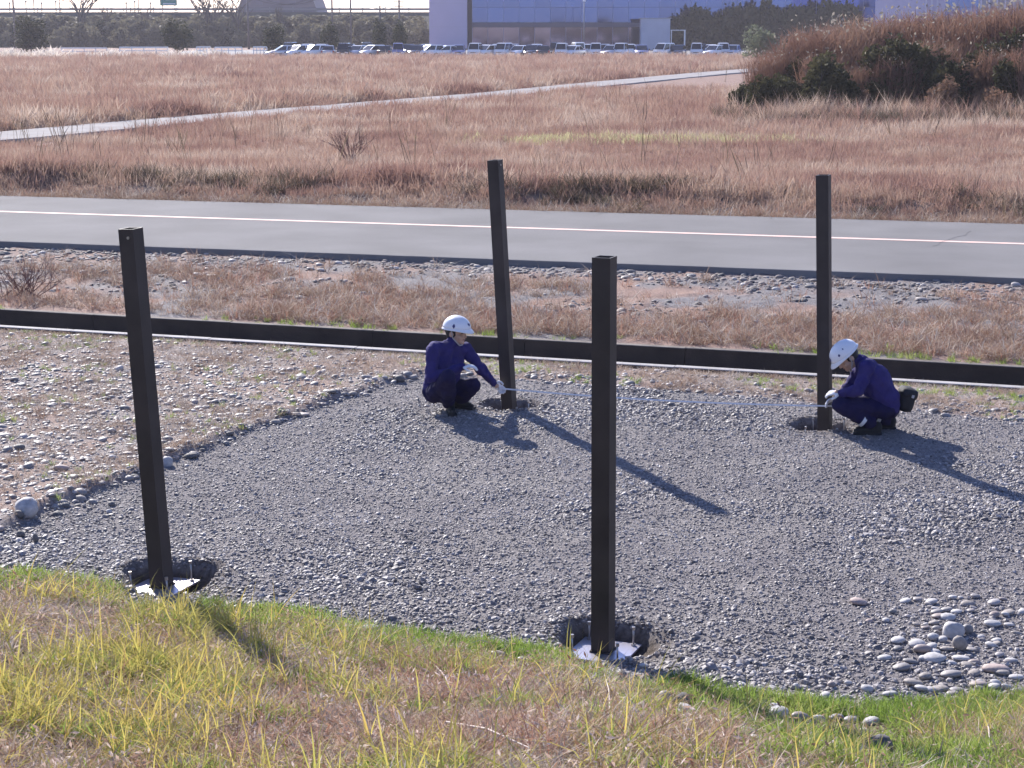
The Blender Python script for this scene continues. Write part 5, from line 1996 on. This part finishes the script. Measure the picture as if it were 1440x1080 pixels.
def make_car(kind):
    """front towards +x; body lower shell, cabin, panes, lamps, wheels"""
    e_ = empty('parked_car', (0, 0, 0))
    if kind == 'van':
        L_, W_, Hh, hood, cab0, cab1, rf0, rf1, belt = 3.4, 1.48, 1.75, 0.98, 1.45, -1.62, 0.75, -1.55, 0.98
    elif kind == 'hatch':
        L_, W_, Hh, hood, cab0, cab1, rf0, rf1, belt = 3.95, 1.69, 1.52, 0.92, 1.15, -1.88, 0.25, -1.45, 0.92
    else:
        L_, W_, Hh, hood, cab0, cab1, rf0, rf1, belt = 4.5, 1.75, 1.45, 0.86, 1.0, -1.65, 0.15, -1.0, 0.9
    h_ = L_ / 2
    w = W_ / 2

    def sec(x_, zt, zb_, ww):
        return [(x_, -ww, zb_ + .08), (x_, -ww * 1.0, zt - .14), (x_, -ww * .94, zt), (x_, ww * .94, zt), (x_, ww, zt - .14), (x_, ww, zb_ + .08), (x_, ww * .85, zb_), (x_, -ww * .85, zb_)]
    bm_ = bmesh.new()
    loft(bm_, [sec(-h_, belt - .12, .34, w * .88), sec(-h_ + .12, belt - .02, .24, w * .97), sec(-h_ + .7, belt, .2, w), sec(0, belt, .2, w), sec(cab0, belt - .02, .2, w), sec(h_ - .25, hood - .22, .22, w * .96), sec(h_, hood - .36, .32, w * .84)])
    from_bm('body', bm_, None, e_, True).data.materials.append(paints['white'])
    bm_ = bmesh.new()

    def csec(x_, z_, ww):
        return [(x_, -ww, z_), (x_, ww, z_)]
    z0 = belt - .03
    cw0, cw1 = w * .92, w * .78
    vs = [bm_.verts.new(p) for p in ((cab0, -cw0, z0), (cab0, cw0, z0), (cab1, cw0, z0), (cab1, -cw0, z0), (rf0, -cw1, Hh - .05), (rf0, cw1, Hh - .05), (rf1, cw1, Hh - .05), (rf1, -cw1, Hh - .05),
                                     (rf0 - .15, -cw1 * .85, Hh), (rf0 - .15, cw1 * .85, Hh), (rf1 + .15, cw1 * .85, Hh), (rf1 + .15, -cw1 * .85, Hh))]
    for f_ in ((0, 1, 5, 4), (1, 2, 6, 5), (2, 3, 7, 6), (3, 0, 4, 7), (4, 5, 9, 8), (5, 6, 10, 9), (6, 7, 11, 10), (7, 4, 8, 11), (8, 9, 10, 11)):
        bm_.faces.new([vs[j] for j in f_])
    bmesh.ops.recalc_face_normals(bm_, faces=bm_.faces)
    from_bm('cabin', bm_, None, e_).data.materials.append(paints['white'])

    def pane(name, P, inset, out):
        P = [Vector(p) for p in P]
        c = sum(P, Vector()) / 4
        n_ = (P[1] - P[0]).cross(P[3] - P[0]).normalized()
        if n_.dot(c - Vector((0, 0, 1.0))) < 0:
            n_ = -n_
        bm2 = bmesh.new()
        bm2.faces.new([bm2.verts.new(p + (c - p) * inset + n_ * out) for p in P])
        o_ = from_bm(name, bm2, glass_c, e_)
        o_.modifiers.new('thick', 'SOLIDIFY').thickness = 0.008
        return o_
    q = [(cab0, -cw0, z0), (cab0, cw0, z0), (rf0, cw1, Hh - .05), (rf0, -cw1, Hh - .05)]
    pane('windscreen', q, .10, .012)
    q = [(cab1, -cw0, z0), (cab1, cw0, z0), (rf1, cw1, Hh - .05), (rf1, -cw1, Hh - .05)]
    pane('rear_window', q, .16, .012)
    mx = (cab0 + cab1) / 2
    mr_ = (rf0 + rf1) / 2
    for s in (-1, 1):
        pane('side_window', [(cab0, s * cw0, z0), (mx, s * cw0, z0), (mr_, s * cw1, Hh - .05), (rf0, s * cw1, Hh - .05)], .12, .012)
        pane('side_window', [(mx, s * cw0, z0), (cab1, s * cw0, z0), (rf1, s * cw1, Hh - .05), (mr_, s * cw1, Hh - .05)], .14, .012)
        part_box('headlight', (h_ - .10, s * w * .66, hood - .36), (.20, .36, .16), lamp_m, e_, .03)
        part_box('tail_light', (-h_ + .07, s * w * .78, belt - .2), (.14, .22, .3), tail_m, e_, .03)
        part_box('mirror', (cab0 - .28, s * (w + .06), belt + .06), (.12, .18, .14), trim_m, e_, .03)
        for xx in (h_ - .78, -h_ + .72):
            bm_ = bmesh.new()
            cyl(bm_, (xx, s * (w - .2), .30), (xx, s * (w + .012), .30), .30, .30, 18)
            wh = from_bm('wheel', bm_, tyre_m, e_)
            bm_ = bmesh.new()
            cyl(bm_, (xx, s * (w - .02), .30), (xx, s * (w + .022), .30), .19, .17, 12)
            from_bm('rim', bm_, rim_m, wh)
    part_box('number_plate', (h_ - .01, 0, .48), (.06, .33, .165), plate_w, e_)
    part_box('grille', (h_ - .015, 0, .62), (.06, w * .9, .10), trim_m, e_)
    return e_


protos_c = {k: make_car(k) for k in ('van', 'hatch', 'sedan')}
cars = [(398, 'sedan', 'silver', 200), (420, 'hatch', 'white', 230), (441, 'hatch', 'white', 215), (462, 'sedan', 'silver', 90), (484, 'van', 'black', 265), (503, 'sedan', 'silver', 250), (524, 'hatch', 'white', 225),
        (542, 'sedan', 'black', 90), (560, 'van', 'blue', 270), (585, 'hatch', 'black', 260), (604, 'hatch', 'white', 215), (627, 'sedan', 'white', 200), (645, 'hatch', 'blue', 270),
        (668, 'van', 'white', 262), (685, 'hatch', 'white', 230), (708, 'van', 'white', 255), (730, 'sedan', 'white', 250), (748, 'hatch', 'black', 265), (764, 'sedan', 'black', 90), (790, 'van', 'white', 262), (805, 'sedan', 'white', 240),
        (838, 'van', 'white', 268), (860, 'hatch', 'silver', 250), (873, 'van', 'white', 255), (902, 'hatch', 'blue', 270), (934, 'van', 'white', 235), (953, 'hatch', 'black', 255), (980, 'van', 'white', 262), (1005, 'hatch', 'white', 235),
        (1017, 'van', 'white', 265), (1030, 'hatch', 'silver', 250), (1100, 'van', 'silver', 268), (1118, 'hatch', 'white', 255)]
back = [(u, rs.choice(('hatch', 'sedan', 'van')), rs.choice(('white', 'white', 'silver', 'black')), rs.choice((85, 95, 265, 275))) for u in (410, 432, 452, 492, 515, 575, 600, 676, 700, 720, 755, 782, 812, 830, 850, 885, 985, 1000)]
first = set()
names = {'van': 'tall boxy car', 'hatch': 'hatchback', 'sedan': 'low saloon car'}
for j, (u, kd, colr, ang) in enumerate(cars + back):
    yy = (215.5 if j < len(cars) else 227) + rs.uniform(-1.0, 1.5)
    o = copy_tree(protos_c[kd]) if kd in first else protos_c[kd]
    first.add(kd)
    o.location = (at_y(u, 70, yy).x, yy, FZ - 0.01)
    o.rotation_euler = (0, 0, R(ang + rs.uniform(-5, 5)))
    for ch in o.children:
        if ch.name.split('.')[0] in ('body', 'cabin'):
            ch.material_slots[0].link = 'OBJECT'
            ch.material_slots[0].material = paints[colr]
    row = 'front row' if j < len(cars) else 'second row'
    tag(o, '%s %s parked in the %s of the car park beyond the field' % (colr, names[kd], row), 'car', '%s %ss in the %s' % (colr, names[kd], row))
lot = strip_mesh('car_park', lambda X: X * 0 + 212.5, lambda X: X * 0 + 285, FZ + 0.012, -50, 60, 5, mat('lot_asphalt', (0.16, 0.155, 0.16), rough=0.9, var=0.1, scale=0.4))
tag(lot, 'asphalt car park between field and glass building', 'car park', kind='structure')

# ------------------------------------------------------------------ air
bm = bmesh.new()
box(bm, (0, 395, 8.5), (1900, 1100, 21.4))
hz_o = from_bm('haze', bm, None)
hm = bpy.data.materials.new('haze_air')
hm.use_nodes = True
hn = hm.node_tree.nodes
hn.remove(hn['Principled BSDF'])
pv = hn.new('ShaderNodeVolumePrincipled')
pv.inputs['Color'].default_value = (0.90, 0.86, 0.96, 1)
pv.inputs['Density'].default_value = 0.00024
pv.inputs['Anisotropy'].default_value = 0.25
hm.node_tree.links.new(pv.outputs[0], hn['Material Output'].inputs['Volume'])
hz_o.data.materials.append(hm)
tag(hz_o, 'thin lavender haze lying over the whole field', 'haze', kind='stuff')
